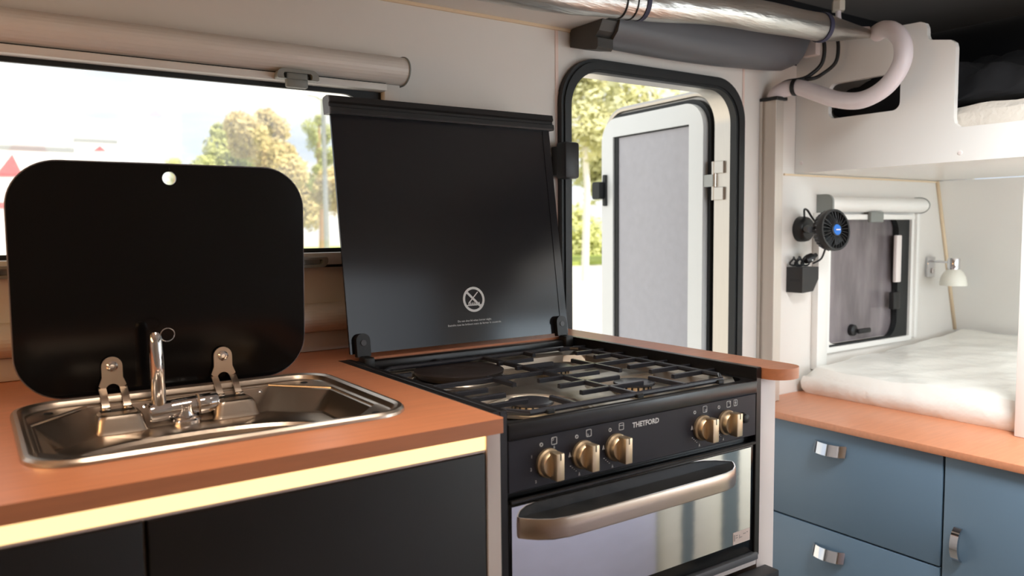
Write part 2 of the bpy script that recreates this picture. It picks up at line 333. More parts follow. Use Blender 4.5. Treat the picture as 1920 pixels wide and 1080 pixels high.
# ------------------------------------------------------------------ worktop, cabinet, LED
ZC = 0.900
tip = [(0.530-0.033*math.cos(math.pi*k/16), -0.612-0.033*math.sin(math.pi*k/16)**0.8) for k in range(17)]
out = [(-1.29, -0.6408), (-0.003, -0.6408), (0.0, -0.637), (0.0, -0.1446), (0.497, -0.1446)]+tip+[(0.563, 0.0), (-1.29, 0.0)]
wt = obj('kitchen_worktop', MB().prism(out, ZC-0.017, ZC, fXY, [rrect(-0.455, -0.079, -0.548, -0.252, 0.04)], True), wood_m)
tag(wt, 'orange-brown wood worktop around sink and cooker', 'worktop')
t = thing('base_cabinet', 'anthracite kitchen base cabinet under the sink', 'cabinet', (-0.6, -0.3, 0))
obj('carcass', MB().box(-1.29, -0.001, -0.60, -0.001, 0.0, 0.70, 0.002), white_rail_m, t)
obj('back_panel', MB().box(-1.29, -0.001, -0.03, -0.001, 0.70, ZC-0.018), white_rail_m, t)
obj('front_rail', MB().box(-1.29, 0.004, -0.602, -0.590, 0.70, ZC-0.018), white_rail_m, t)
obj('end_stile', MB().box(-0.0135, 0.006, -0.622, -0.60, 0.0, ZC-0.018, 0.001, 1), white_rail_m, t)
d = obj('cabinet_door', MB().box(-0.377, -0.0155, -0.622, -0.603, 0.12, 0.857, 0.002), dark_m, t)
obj('cabinet_door', MB().box(-0.745, -0.381, -0.622, -0.603, 0.12, 0.857, 0.002), dark_m, t)
obj('cabinet_door', MB().box(-1.113, -0.749, -0.622, -0.603, 0.12, 0.857, 0.002), dark_m, t)
t = thing('led_strip', 'glowing warm LED light strip under the worktop edge', 'light', (-0.65, -0.6, 0.859))
obj('diffuser', MB().box(-1.28, -0.0145, -0.6195, -0.604, 0.8605, ZC-0.0185), led_m, t)
obj('profile', MB().box(-1.28, -0.0145, -0.6200, -0.6025, 0.8578, 0.8605), white_rail_m, t)
sp = obj('end_panel', MB().box(0.4985, 0.540, -0.605, -0.002, 0.0, ZC-0.018, 0.002), white_rail_m)
tag(sp, 'white upright panel at the right side of the cooker', 'panel')

# ------------------------------------------------------------------ sink
CX, CY = -0.267, -0.400
NS = 264
def radial(poly, cx=CX, cy=CY):
    """sample a polygon by rays from the sink centre"""
    res = []; n = len(poly)
    for k in range(NS):
        th = 2*math.pi*(k+0.5)/NS; dxx, dyy = math.cos(th), math.sin(th); best = 0.0
        for i in range(n):
            x1, y1 = poly[i][0]-cx, poly[i][1]-cy; x2, y2 = poly[(i+1) % n][0]-cx, poly[(i+1) % n][1]-cy
            ex, ey = x2-x1, y2-y1; den = dxx*ey-dyy*ex
            if abs(den) < 1e-12: continue
            tt = (x1*ey-y1*ex)/den; ss = (x1*dyy-y1*dxx)/den
            if tt > 0 and -1e-9 <= ss <= 1+1e-9: best = max(best, tt)
        res.append((cx+dxx*best, cy+dyy*best))
    return res
def srr(hx_, hy_, rr, z): return [(x, y, z) for x, y in radial(rrect(CX-hx_, CX+hx_, CY-hy_, CY+hy_, rr, 10))]
def soct(x0, x1, y0, y1, cxx, cyy, z):
    pl = [(x1, y1-cyy), (x1-cxx, y1), (x0+cxx, y1), (x0, y1-cyy), (x0, y0+cyy), (x0+cxx, y0), (x1-cxx, y0), (x1, y0+cyy)]
    rr = pl
    return [(x, y, z) for x, y in radial(rr)]
def sbowl(hx_, hy_, z, e=2.4, cx=-0.274, cy=-0.436):
    pl = []
    for k in range(96):
        th = 2*math.pi*k/96; c, s_ = math.cos(th), math.sin(th)
        pl.append((cx+hx_*math.copysign(abs(c)**(2/e), c), cy+hy_*math.copysign(abs(s_)**(2/e), s_)))
    return [(x, y, z) for x, y in radial(pl)]
L, Rr, Bk, Fr = CX-0.184, CX+0.184, CY+0.149, CY-0.149
loops = [srr(0.200, 0.160, 0.052, 0.9003), srr(0.1995, 0.1595, 0.052, 0.9035), srr(0.197, 0.157, 0.05, 0.9062), srr(0.193, 0.153, 0.047, 0.9066), srr(0.189, 0.149, 0.044, 0.9045),
         srr(0.187, 0.147, 0.043, 0.9015), srr(0.1858, 0.1458, 0.042, 0.8988), srr(0.184, 0.144, 0.041, 0.8977),
         soct(L+0.002, Rr-0.002, Fr+0.002, Bk-0.003, 0.066, 0.074, 0.8973), soct(L+0.003, Rr-0.003, Fr+0.003, Bk-0.004, 0.066, 0.074, 0.8962), soct(L+0.0035, Rr-0.0035, Fr+0.0035, Bk-0.0045, 0.066, 0.074, 0.8945),
         soct(L+0.006, Rr-0.006, Fr+0.006, Bk-0.0065, 0.065, 0.073, 0.8938), soct(L+0.0075, Rr-0.0075, Fr+0.0075, Bk-0.008, 0.065, 0.073, 0.8922),
         soct(L+0.023, Rr-0.023, Fr+0.020, Bk-0.043, 0.059, 0.058, 0.8692), soct(L+0.026, Rr-0.026, Fr+0.023, Bk-0.047, 0.058, 0.057, 0.8672)]
loops += [sbowl(0.156, 0.094, 0.8662), sbowl(0.153, 0.091, 0.8650), sbowl(0.150, 0.088, 0.861), sbowl(0.140, 0.080, 0.800), sbowl(0.130, 0.073, 0.778), sbowl(0.10, 0.055, 0.770), sbowl(0.03, 0.02, 0.768)]
t = thing('kitchen_sink', 'stainless steel inset sink with black glass lid raised', 'sink', (CX, CY, 0.768))
obj('basin', MB().loft(loops, True, False, True), sink_m, t, sharp=0.36)
def boss(cx):
    ls = []
    for z, k in ((0.8665, 0.0), (0.8675, 0.002), (0.872, 0.004), (0.884, 0.0065), (0.888, 0.0085), (0.8895, 0.012)):
        ls.append([(x, y, z) for x, y in rrect(cx-0.033+k, cx+0.033-k, -0.312+k*1.2, -0.262, [0.003, 0.003, 0.010, 0.010], 5)])
    return MB().loft(ls, True, False, True)
for cx in (-0.350, -0.209):
    obj('hinge_boss', boss(cx), sink_m, t)
    hinge = thing  # noqa
    # hinge: rounded tongue on the lid, arched opening, two curved legs
    pl = [(cx+0.0145, 0.922), (cx+0.0125, 0.927)]+[(cx+0.0125*math.cos(math.pi*k/10), 0.942+0.0125*math.sin(math.pi*k/10)) for k in range(11)]+[(cx-0.0125, 0.927), (cx-0.0145, 0.922), (cx-0.0165, 0.9165), (cx-0.0095, 0.911)]
    pl += [(cx+0.0085*math.cos(math.pi-math.pi*k/8), 0.911+0.008*math.sin(math.pi-math.pi*k/8)) for k in range(9)]+[(cx+0.0165, 0.9165)]
    hb = obj('lid_hinge', MB().prism(pl, -0.2405, -0.2385, fXZ), sink_m, t)
    for s_ in (-1, 1):
        path = [(-0.2395, 0.9135), (-0.246, 0.910), (-0.256, 0.904), (-0.264, 0.897), (-0.270, 0.8895), (-0.273, 0.8895)]
        q = smoothpath([(cx+s_*0.0125, y, z) for y, z in path], 4)
        lps = [[(v.x-0.0045, v.y, v.z+0.001), (v.x+0.0045, v.y, v.z+0.001), (v.x+0.0045, v.y-0.001, v.z-0.0012), (v.x-0.0045, v.y-0.001, v.z-0.0012)] for v in q]
        obj('hinge_leg', MB().loft(lps, True, True, True, False), sink_m, hb)
        obj('hinge_pin', MB().cyl((cx+s_*0.0125-0.005, -0.2715, 0.8915), (cx+s_*0.0125+0.005, -0.2715, 0.8915), 0.0028, n=10), sink_m, hb)
    obj('hinge_screw', MB().lathe((cx, -0.2400, 0.942), (0, -1, 0), [(0.0072, 0), (0.0070, 0.002), (0.005, 0.004), (0.0028, 0.0042), (0.0026, 0.0028), (0.0, 0.0028)], 16), chrome_m, hb)
    obj('hinge_slot', MB().box(cx-0.020, cx+0.020, -0.278, -0.262, 0.8893, 0.8898), rubber_m, hb)
for x, y in ((-0.394, -0.2635), (-0.316, -0.2635), (-0.166, -0.2635)):
    obj('rivet', MB().lathe((x, y-0.001, 0.8885), (0, -0.8, 0.6), [(0.0035, -0.002), (0.0033, 0.0008), (0.0014, 0.001), (0.0012, 0.0), (0.0, 0.0)], 12), chrome_m, t)
for x, y in ((CX-0.160, CY+0.120), (CX+0.160, CY+0.120), (CX+0.163, CY-0.118), (CX-0.163, CY-0.118)):
    obj('fixing_dimple', MB().lathe((x, y, 0.8976), (0, 0, 1), [(0.0055, 0.0), (0.0045, 0.0008), (0.0, 0.0006)], 12), rubber_m, t)
obj('drain', MB().lathe((-0.274, -0.436, 0.7690), (0, 0, 1), [(0.03, 0), (0.03, 0.002), (0.02, 0.002), (0.016, 0.0005), (0, 0.0005)], 20), chrome_m, t)
TL = math.radians(-2.8)
def slid(u, v, w): return (u, -0.2295+math.sin(TL)*(v-0.905)+w, 0.905+math.cos(TL)*(v-0.905))
ld = obj('sink_lid', MB().prism(rrect(-0.4575, -0.0885, 0.905, 1.2065, 0.058, 12), -0.0025, 0.0025, slid, [circ(-0.2712, 1.1885, 0.0088)]), glassb_m, t)
edge = [Vector(slid(u, v, 0)) for u, v in rrect(-0.4577, -0.0883, 0.9048, 1.2067, 0.058, 12)]
obj('glass_edge', MB().tube(edge+[edge[0]], 0.0016, 6, False), mat('glass_edge', C(120, 120, 128), 0.25, var=0.02), ld)
# tap
t = thing('folding_tap', 'chrome folding water tap standing in the sink', 'tap', (-0.273, -0.286, 0.867))
ty = -0.287
obj('flange', MB().lathe((-0.272, -0.292, 0.8668), (0, 0, 1), [(0.019, 0), (0.019, 0.004), (0.0165, 0.006), (0.0165, 0.0085), (0.012, 0.010), (0.010, 0.018), (0.010, 0.024)], 24), chrome_m, t)
obj('swivel_body', MB().lathe((-0.3165, ty, 0.8830), (1, 0, 0.06), [(0, 0), (0.011, 0), (0.013, 0.002), (0.013, 0.026), (0.0126, 0.0275), (0.013, 0.029), (0.013, 0.058)], 24), chrome_m, t)
cl = obj('lever_sleeve', MB().lathe((-0.2580, ty, 0.8865), (1, 0, 0.06), [(0.0128, 0), (0.0133, 0.001), (0.0133, 0.026), (0.012, 0.028), (0, 0.028)], 24), chrome_m, t)
obj('o_ring', MB().tube([(-0.2555, ty+0.0138*math.cos(2*math.pi*k/20), 0.8868+0.0138*math.sin(2*math.pi*k/20)) for k in range(21)], 0.0013, 6, False), mat('cord_loop', C(190, 170, 150), 0.5), cl)
obj('spout', MB().tube([(-0.3035, ty, 0.889), (-0.3035, ty, 0.935), (-0.3040, ty, 0.972), (-0.3040, ty+0.001, 0.979), (-0.3035, ty+0.003, 0.984), (-0.302, ty+0.006, 0.987)], [0.0092, 0.0088, 0.0085, 0.0083, 0.0070, 0.003], 20), chrome_m, t)
obj('pull_ring', MB().tube([(-0.2895+0.0092*math.cos(2*math.pi*k/24), ty+0.003*math.cos(2*math.pi*k/24), 0.9835+0.0085*math.sin(2*math.pi*k/24)) for k in range(25)], 0.0006, 6, False), chrome_m, t)

# ------------------------------------------------------------------ cooker
YF = -0.610
ck = thing('gas_cooker', 'black gas cooker with raised lid, hob and oven', 'cooker', (0.25, -0.38, 0.0))
obj('housing', MB().box(0.012, 0.4965, -0.598, -0.16, 0.605, 0.842), black_m, ck)
obj('side_trim', MB().box(0.0125, 0.0235, YF-0.001, -0.146, 0.605, 0.9005, 0.001, 1), black_m, ck)
obj('side_trim', MB().box(0.4845, 0.4965, YF-0.001, -0.146, 0.605, 0.9012, 0.001, 1), black_m, ck)
obj('edge_trim', MB().box(0.0005, 0.0125, -0.6105, -0.146, 0.884, 0.9003, 0.0005, 1), black_m, ck)
obj('bottom_rail', MB().box(0.018, 0.490, YF-0.005, YF+0.01, 0.600, 0.6115, 0.002), greyp_m, ck)
# hob frame: black lip around a steel pan
hobf = MB().prism(rrect(0.0235, 0.4845, YF+0.001, -0.146, 0.002), 0.868, 0.882, fXY, [rrect(0.030, 0.478, -0.598, -0.190, 0.022)])
obj('hob_frame', hobf, black_m, ck)
obj('front_lip', MB().box(0.0235, 0.4845, YF-0.003, YF+0.008, 0.862, 0.8825, 0.002), black_m, ck)
obj('rear_upstand', MB().box(0.0235, 0.4845, -0.166, -0.146, 0.868, 0.897, 0.003), black_m, ck)
def hexring(x0, x1, y0, y1, z, c=0.03):
    return [(x1, y0+c, z), (x1, y1-c, z), (x1-c, y1, z), (x0+c, y1, z), (x0, y1-c, z), (x0, y0+c, z), (x0+c, y0, z), (x1-c, y0, z)]
pan = obj('hob_pan', MB().loft([hexring(0.029, 0.479, -0.599, -0.189, 0.8818), hexring(0.034, 0.474, -0.595, -0.193, 0.8800), hexring(0.046, 0.464, -0.582, -0.200, 0.8740), hexring(0.052, 0.459, -0.570, -0.205, 0.862), hexring(0.058, 0.454, -0.564, -0.210, 0.859)], True, False, True, False), steel_m, ck)
def plateau():
    wells = [(0.146, -0.490, 0.078), (0.356, -0.478, 0.078), (0.344, -0.287, 0.082), (0.172, -0.249, 0.097)]; c = (0.254, -0.385)
    def loop(z, grow):
        l = []
        for k in range(160):
            th = 2*math.pi*k/160; dxx, dyy = math.cos(th), math.sin(th)
            lim = [((0.458 if dxx > 0 else 0.056)-c[0])/dxx if abs(dxx) > 1e-6 else 9, ((-0.208 if dyy > 0 else -0.566)-c[1])/dyy if abs(dyy) > 1e-6 else 9]
            rmax = min(lim)
            for wx, wy, wr in wells:
                ox, oy = wx-c[0], wy-c[1]; bq = ox*dxx+oy*dyy; cq = ox*ox+oy*oy-(wr-grow)**2; dq = bq*bq-cq
                if dq > 0 and bq > 0: rmax = min(rmax, bq-math.sqrt(dq))
            rmax = max(rmax, 0.02); l.append((c[0]+dxx*rmax, c[1]+dyy*rmax, z))
        return l
    return MB().loft([loop(0.8588, 0.008), loop(0.8655, 0.003), loop(0.8675, 0.0)], True, False, True, False)
obj('pressed_plateau', plateau(), steel_m, pan)
def burner(cx, cy, s=1.0):
    b = obj('burner', MB().lathe((cx, cy, 0.8592), (0, 0, 1), [(0.034*s, 0), (0.031*s, 0.002), (0.026*s, 0.003), (0.0255*s, 0.011), (0.0, 0.011)], 28), brass_m, ck)
    for k in range(18):
        th = 2*math.pi*k/18; c, s_ = math.cos(th), math.sin(th); w = 0.0016
        x, y = cx+c*0.0262*s, cy+s_*0.0262*s
        obj('flame_slot', MB().add([(x-s_*w, y+c*w, 0.8640), (x+s_*w, y-c*w, 0.8640), (x+s_*w, y-c*w, 0.8702), (x-s_*w, y+c*w, 0.8702), (x-c*0.004-s_*w, y-s_*0.004+c*w, 0.8640), (x-c*0.004+s_*w, y-s_*0.004-c*w, 0.8640), (x-c*0.004+s_*w, y-s_*0.004-c*w, 0.8702), (x-c*0.004-s_*w, y-s_*0.004+c*w, 0.8702)],
            [(0, 1, 2, 3), (4, 7, 6, 5), (0, 4, 5, 1), (3, 2, 6, 7)]), rubber_m, b)
    obj('burner_cap', MB().lathe((cx, cy, 0.8702), (0, 0, 1), [(0.027*s, 0), (0.0305*s, 0.0005), (0.0315*s, 0.002), (0.0305*s, 0.0045), (0.024*s, 0.0058), (0.0, 0.0062)], 36), iron_m, b)
    obj('spark_electrode', MB().cyl((cx+0.036*s, cy+0.016*s, 0.859), (cx+0.036*s, cy+0.016*s, 0.872), 0.0022, n=8), white_rail_m, b)
burner(0.146, -0.490, 1.05); burner(0.356, -0.478, 1.05); burner(0.344, -0.287, 1.05)
hp = obj('hotplate', MB().lathe((0.172, -0.249, 0.8600), (0, 0, 1), [(0.070, 0), (0.071, 0.016), (0.0745, 0.0165), (0.0755, 0.0215), (0.074, 0.0225), (0.020, 0.0225), (0.019, 0.0218), (0.0, 0.0218)], 48), plate_m, ck)
obj('plate_collar', MB().lathe((0.172, -0.249, 0.8595), (0, 0, 1), [(0.079, 0), (0.0785, 0.010), (0.0715, 0.0135), (0.0705, 0.0135)], 48), chrome_m, hp)
# pan support
GZ = 0.8895
grate = obj('pan_support', MB().tube([(x, y, GZ-0.0032) for x, y in [(0.046, -0.560), (0.070, -0.590), (0.430, -0.590), (0.456, -0.562), (0.456, -0.222), (0.436, -0.196), (0.070, -0.196), (0.046, -0.222), (0.046, -0.560)]], 0.0042, 8, False, False), iron_m, ck)
def bar(x0, y0, x1, y1, w=0.0036):
    hgt = 0.0066; dxx, dyy = x1-x0, y1-y0; l = math.hypot(dxx, dyy); ux, uy = dxx/l, dyy/l; px_, py_ = -uy*w, ux*w
    v = []
    for (x, y) in ((x0, y0), (x1, y1)):
        v += [(x+px_, y+py_, GZ-hgt), (x-px_, y-py_, GZ-hgt), (x-px_*0.95, y-py_*0.95, GZ-0.0012), (x-px_*0.6, y-py_*0.6, GZ), (x+px_*0.6, y+py_*0.6, GZ), (x+px_*0.95, y+py_*0.95, GZ-0.0012)]
    return MB().add(v, [(0, 1, 2, 3, 4, 5), (6, 11, 10, 9, 8, 7)]+[(i, 6+i, 6+(i+1) % 6, (i+1) % 6) for i in range(6)])
def bars(lst):
    for q in lst: obj('support_bar', bar(*q), iron_m, grate)
YL = -0.376
bars([(0.044, YL, 0.482, YL), (0.254, -0.590, 0.254, -0.180)])
bars([(0.044, y, x1, y) for y, x1 in ((-0.262, 0.075), (-0.438, 0.106), (-0.482, 0.107), (-0.530, 0.110))])
bars([(x0, y, 0.482, y) for y, x0 in ((-0.206, 0.420), (-0.260, 0.416), (-0.313, 0.416), (-0.424, 0.394), (-0.476, 0.393), (-0.528, 0.390))])
bars([(x0, y, x1, y) for y, x0, x1 in ((-0.264, 0.240, 0.314), (-0.319, 0.240, 0.316), (-0.428, 0.205, 0.325), (-0.480, 0.204, 0.321), (-0.534, 0.201, 0.319))])
bars([(0.158, -0.362, 0.158, -0.433), (0.148, -0.590, 0.148, -0.534), (0.362, -0.316, 0.362, -0.440), (0.354, -0.590, 0.354, -0.514), (0.172, -0.196, 0.172, -0.172), (0.344, -0.196, 0.344, -0.228)])
for x, y in ((0.255, -0.594), (0.10, -0.594), (0.42, -0.594)):
    obj('rubber_foot', MB().box(x-0.006, x+0.006, y-0.004, y+0.004, 0.8822, 0.888, 0.001, 1), rubber_m, grate)
# control panel with print
cp = obj('control_panel', MB().box(0.0240, 0.4840, YF-0.001, YF+0.012, 0.797, 0.862, 0.001, 1), panel_m, ck)
def pan_fn(x, z, s=1): return lambda u, v, w: (x+u, YF-0.0013-abs(w)*0.5, z+v)
obj('brand_lettering', text_mb('THETFORD', 0.0098, pan_fn(0.2515, 0.8478), bold=0.00035), print_m, cp)
def prn(m): obj('printed_mark', m, print_m, cp)
def ring(x, z, ro, ri): return MB().prism(circ(x, z, ro, 16), YF-0.0016, YF-0.0010, fXZ, [circ(x, z, ri, 16)])
def rbox(x, z, hw, hh, th=0.0007): return MB().prism(rrect(x-hw, x+hw, z-hh, z+hh, 0.0015, 3), YF-0.0016, YF-0.0010, fXZ, [rrect(x-hw+th, x+hw-th, z-hh+th, z+hh-th, 0.001, 3)])
def dot(x, z, hw=0.0009, hh=0.0005): return MB().box(x-hw, x+hw, YF-0.0016, YF-0.0010, z-hh, z+hh)
KN = [(0.0835, 0.8255), (0.1400, 0.8265), (0.1965, 0.8265), (0.3640, 0.8270), (0.4155, 0.8275)]
for i, (kx, kz) in enumerate(KN):
    dxk = 0.0 if i < 3 else -0.006
    prn(ring(kx-0.010+dxk, kz+0.0245, 0.0025, 0.0016))
    prn(rbox(kx+0.010+dxk*0.8, kz+0.0262, 0.0044, 0.0048))
    cr = ((-0.0022, 0.0022), (-0.0022, -0.0022), None, (0.0022, -0.0022), (0.0022, 0.0022))[i]
    if cr: prn(rbox(kx+0.010+dxk*0.8+cr[0], kz+0.0262+cr[1], 0.0016, 0.0016, 0.0004))
    else: prn(dot(kx+0.010, kz+0.0275, 0.0032, 0.0003))
    if i == 0:
        for s_, ddx, ddz in (('1', -0.025, 0.010), ('2', -0.026, -0.006), ('3', -0.019, -0.0225), ('6', 0.010, 0.0165)):
            prn(text_mb(s_, 0.0055, pan_fn(kx+ddx, kz+ddz)))
    else:
        sx = -1
        for k in range(4): prn(dot(kx-0.0165+k*0.003-0.004, kz-0.012-k*0.0026, 0.0008, 0.0003))
        for ddx, ddz, sz in ((-0.0215, 0.003, 0.0030), (-0.006, -0.0245, 0.0022)):
            x, z = kx+ddx, kz+ddz
            prn(MB().prism([(x-sz*0.6, z-sz), (x-sz*0.25, z-sz), (x, z+sz*0.35), (x+sz*0.25, z-sz), (x+sz*0.6, z-sz), (x, z+sz)], YF-0.0016, YF-0.0010, fXZ))
prn(rbox(0.4360, 0.8538, 0.0040, 0.0048))
prn(MB().prism([(0.4366, 0.8575), (0.4345, 0.8535), (0.4360, 0.8535), (0.4352, 0.8500), (0.4377, 0.8545), (0.4362, 0.8545)], YF-0.0016, YF-0.0010, fXZ))
for kx, kz in KN:
    kn = obj('knob', MB().lathe((kx, YF-0.001, kz), (0, -1, 0), [(0.0185, 0), (0.0185, 0.004), (0.0165, 0.006), (0.0160, 0.012), (0.0150, 0.0138), (0, 0.0138)], 36), brass_m, ck)
    obj('knob_grip', MB().box(kx-0.0062, kx+0.0062, YF-0.0275, YF-0.012, kz-0.0168, kz+0.0172, 0.0015), brass_m, kn)
    obj('pointer_mark', MB().box(kx-0.0007, kx+0.0007, YF-0.0279, YF-0.0270, kz+0.009, kz+0.0168), rubber_m, kn)
obj('igniter_button', MB().lathe((0.4525, YF-0.001, 0.8285), (0, -1, 0), [(0.0085, 0), (0.0082, 0.003), (0.0068, 0.004), (0.0066, 0.008), (0.005, 0.0092), (0, 0.0094)], 24), blackplastic_m, ck)
# oven door
od = obj('oven_door', MB().box(0.0240, 0.4840, YF+0.001, YF+0.014, 0.612, 0.7885, 0.002), glassb_m, ck)
obj('top_rail', MB().box(0.026, 0.482, YF-0.004, YF+0.004, 0.7835, 0.7880, 0.001, 1), black_m, od)
obj('oven_window', MB().box(0.0285, 0.4740, YF-0.0008, YF+0.0015, 0.634, 0.7795), mirror_m, od)
def hsec(x, y0, y1, z0, z1):
    return [(x, y, z) for y, z in rrect(y0, y1, z0, z1, 0.0035, 4)]
hs = []
for x, y0, zc_ in ((0.030, YF-0.004, 0.0), (0.036, YF-0.012, 0), (0.046, YF-0.022, 0), (0.062, YF-0.032, 0), (0.082, YF-0.0365, 0), (0.11, YF-0.0375, 0), (0.34, YF-0.0375, 0), (0.37, YF-0.0365, 0), (0.39, YF-0.032, 0), (0.406, YF-0.022, 0), (0.416, YF-0.012, 0), (0.422, YF-0.004, 0)):
    hs.append((x+0.008, y0))
outer_ = hs; inner_ = [(x, y+0.009) for x, y in hs]
lps = []
for (x, y) in hs:
    yb = min(y+0.009, YF-0.0009)
    lps.append([(x, y, 0.7415), (x, y-0.0005, 0.752), (x, y, 0.7635), (x, y+0.0012, 0.7655), (x, min(y+0.003, yb), 0.7655), (x, min(y+0.003, yb), 0.7405), (x, yb, 0.7395), (x, y+0.002, 0.7395)])
obj('oven_handle', MB().loft(lps, True, True, True), handle_m, od)
obj('handle_web', MB().prism([(x, min(y+0.0028, YF-0.001)) for x, y in hs]+[(hs[-1][0], YF-0.0008), (hs[0][0], YF-0.0008)], 0.7590, 0.7648, fXY), mat('matt_black', C(26, 26, 25), 0.7, var=0.05, spec=0.2), od)
stk = obj('rating_sticker', MB().box(0.4345, 0.4735, YF-0.0012, YF-0.0007, 0.6345, 0.6535), mat('sticker', C(232, 214, 205), 0.5), od)
for x, z, w_, h_ in ((0.4375, 0.645, 0.0012, 0.005), (0.4425, 0.6445, 0.0022, 0.0008), (0.4425, 0.648, 0.0022, 0.0008), (0.449, 0.645, 0.0006, 0.003), (0.4525, 0.6435, 0.0025, 0.0006), (0.4605, 0.6475, 0.003, 0.0007), (0.467, 0.6485, 0.0015, 0.0006)):
    obj('sticker_mark', MB().box(x-w_, x+w_, YF-0.0015, YF-0.0011, z-h_, z+h_), mat('sticker_grey', C(176, 160, 154), 0.6), stk)
# lid
LT = math.radians(8.4)
def lidf(u, v, w): return (u, -0.1415+math.sin(LT)*v-math.cos(LT)*w, 0.9075+math.cos(LT)*v+math.sin(LT)*w)
lid = obj('hob_lid', MB().prism(rrect(0.024, 0.4915, 0.0, 0.424, 0.002), -0.005, 0.0, lidf), lid_m, ck)
obj('side_edge', MB().prism(rrect(0.0235, 0.0405, 0.020, 0.424, 0.001), 0.0, 0.0012, lidf), lid_m, lid)
obj('side_edge', MB().prism(rrect(0.4750, 0.492, 0.020, 0.424, 0.001), 0.0, 0.0012, lidf), lid_m, lid)
obj('bottom_edge', MB().prism(rrect(0.0235, 0.492, 0.0, 0.0190, 0.001), 0.0, 0.0012, lidf), lid_m, lid)
cap = [(-0.014, 0.414), (0.012, 0.410), (0.014, 0.413), (0.014, 0.421), (0.010, 0.423), (0.010, 0.428), (0.014, 0.431), (0.013, 0.441), (0.004, 0.4435), (-0.012, 0.4435), (-0.015, 0.438)]
obj('lid_cap', MB().loft([[lidf(x, v, w) for w, v in cap] for x in (0.0195, 0.496)], True, True, True, False), blackplastic_m, lid)
obj('cap_end', MB().loft([[lidf(x, v, w) for w, v in cap] for x in (0.0175, 0.0195)], True, True, True, False), greyp_m, lid)
for hx_ in (0.044, 0.470):
    hk = obj('lid_hinge', MB().prism(rrect(hx_-0.0125, hx_+0.0125, -0.006, 0.034, [0.012, 0.012, 0.003, 0.003]), 0.001, 0.012, lidf), blackplastic_m, lid)
    obj('hinge_knuckle', MB().box(hx_-0.010, hx_+0.010, -0.176, -0.150, 0.882, 0.905, 0.004), blackplastic_m, hk)
    s0 = Vector(lidf(hx_, 0.018, 0.012)); s1 = Vector(lidf(hx_, 0.018, 0.0135))
    obj('hinge_screw', MB().cyl(s0, s1, 0.005, n=16), greyp_m, hk)
def lm(x, z): return lambda u, v, w: lidf(x+u, z+v, 0.0004+abs(w)*0.5)
def lprism(o_, hol=()): return MB().prism(o_, 0.0003, 0.0008, lidf, hol)
sx_, sz_ = 0.2765, 0.0790
sg = obj('warning_sign', lprism(circ(sx_, sz_, 0.0235, 40), [circ(sx_, sz_, 0.0190, 40)]), print_m, lid)
obj('sign_bar', lprism([(sx_-0.0150, sz_+0.0120), (sx_-0.0120, sz_+0.0150), (sx_+0.0150, sz_-0.0120), (sx_+0.0120, sz_-0.0150)]), print_m, sg)
obj('sign_lid', lprism([(sx_-0.0125, sz_-0.0060), (sx_-0.0110, sz_-0.0075), (sx_+0.0105, sz_+0.0130), (sx_+0.0092, sz_+0.0142)]), print_m, sg)
obj('sign_base', lprism([(sx_-0.0165, sz_-0.0115), (sx_+0.0165, sz_-0.0115), (sx_+0.0165, sz_-0.0098), (sx_-0.0165, sz_-0.0098)]), print_m, sg)
for k in range(7):
    x = sx_-0.0115+k*0.0038
    obj('sign_flame', lprism([(x-0.0013, sz_-0.0095), (x+0.0013, sz_-0.0095), (x+0.0008, sz_-0.0070), (x, sz_-0.0048), (x-0.0008, sz_-0.0070)]), print_m, sg)
for k, (s_, z) in enumerate((('Do not shut lid when burner alight.', 0.0385), ('Eteindre tous les brûleurs avant de fermer le couvercle.', 0.0320))):
    obj('lid_lettering', text_mb(s_, 0.0052, lm(0.275, z)), print_m, lid)
t = thing('pan_locker', 'dark locker front projecting below the oven', 'locker', (0.255, -0.4, 0.3))
obj('locker_front', MB().box(0.016, 0.5165, -0.634, -0.607, 0.30, 0.5835, 0.002), dark_m, t)
obj('locker_box', MB().box(0.03, 0.48, -0.606, -0.18, 0.31, 0.55), white_rail_m, t)
obj('cross_rail', MB().box(0.012, 0.4980, -0.604, -0.56, 0.587, 0.600), white_rail_m, t)

# ------------------------------------------------------------------ bed base with drawers, mattress
XB = 1.196
bw = obj('bed_ledge', MB().box(XB-0.012, 2.44, -1.94, -0.001, 0.626, 0.643, 0.002), wood_m); tag(bw, 'light wood ledge along the bed base', 'worktop')
t = thing('drawer_unit', 'slate blue drawer unit under the bed', 'drawers', (1.35, -0.3, 0))
obj('carcass', MB().box(XB+0.02, 1.6, -0.543, -0.002, 0.0, 0.625), blue_m, t)
handle = None
def pull(parent, y0, y1, z0, z1, vertical=False):
    lp = []
    n = 10
    for k in range(n+1):
        f = k/n; bow = math.sin(math.pi*f)**0.6*0.018
        x = XB-0.002-bow
        if vertical:
            z = z0+(z1-z0)*f; lp.append([(x-0.003, (y0+y1)/2-0.008, z), (x-0.003, (y0+y1)/2+0.008, z), (x+0.004, (y0+y1)/2+0.008, z), (x+0.004, (y0+y1)/2-0.008, z)])
        else:
            y = y0+(y1-y0)*f; zc_ = (z0+z1)/2; lp.append([(x-0.004, y, zc_-0.013), (x+0.003, y, zc_+0.014), (x+0.007, y, zc_+0.014), (x+0.001, y, zc_-0.013)])
    return obj('pull_handle', MB().loft(lp, True, True, True), chrome_m, parent)
dr = obj('drawer', MB().box(XB, XB+0.018, -0.541, -0.004, 0.3795, 0.6245, 0.002), blue_m, t); pull(dr, -0.317, -0.231, 0.565, 0.592)
dr = obj('drawer', MB().box(XB, XB+0.018, -0.541, -0.004, 0.06, 0.3755, 0.002), blue_m, t); pull(dr, -0.319, -0.232, 0.306, 0.333)
t = thing('bed_cupboard', 'slate blue cupboard with upright chrome handle under the bed', 'cabinet', (1.35, -0.9, 0))
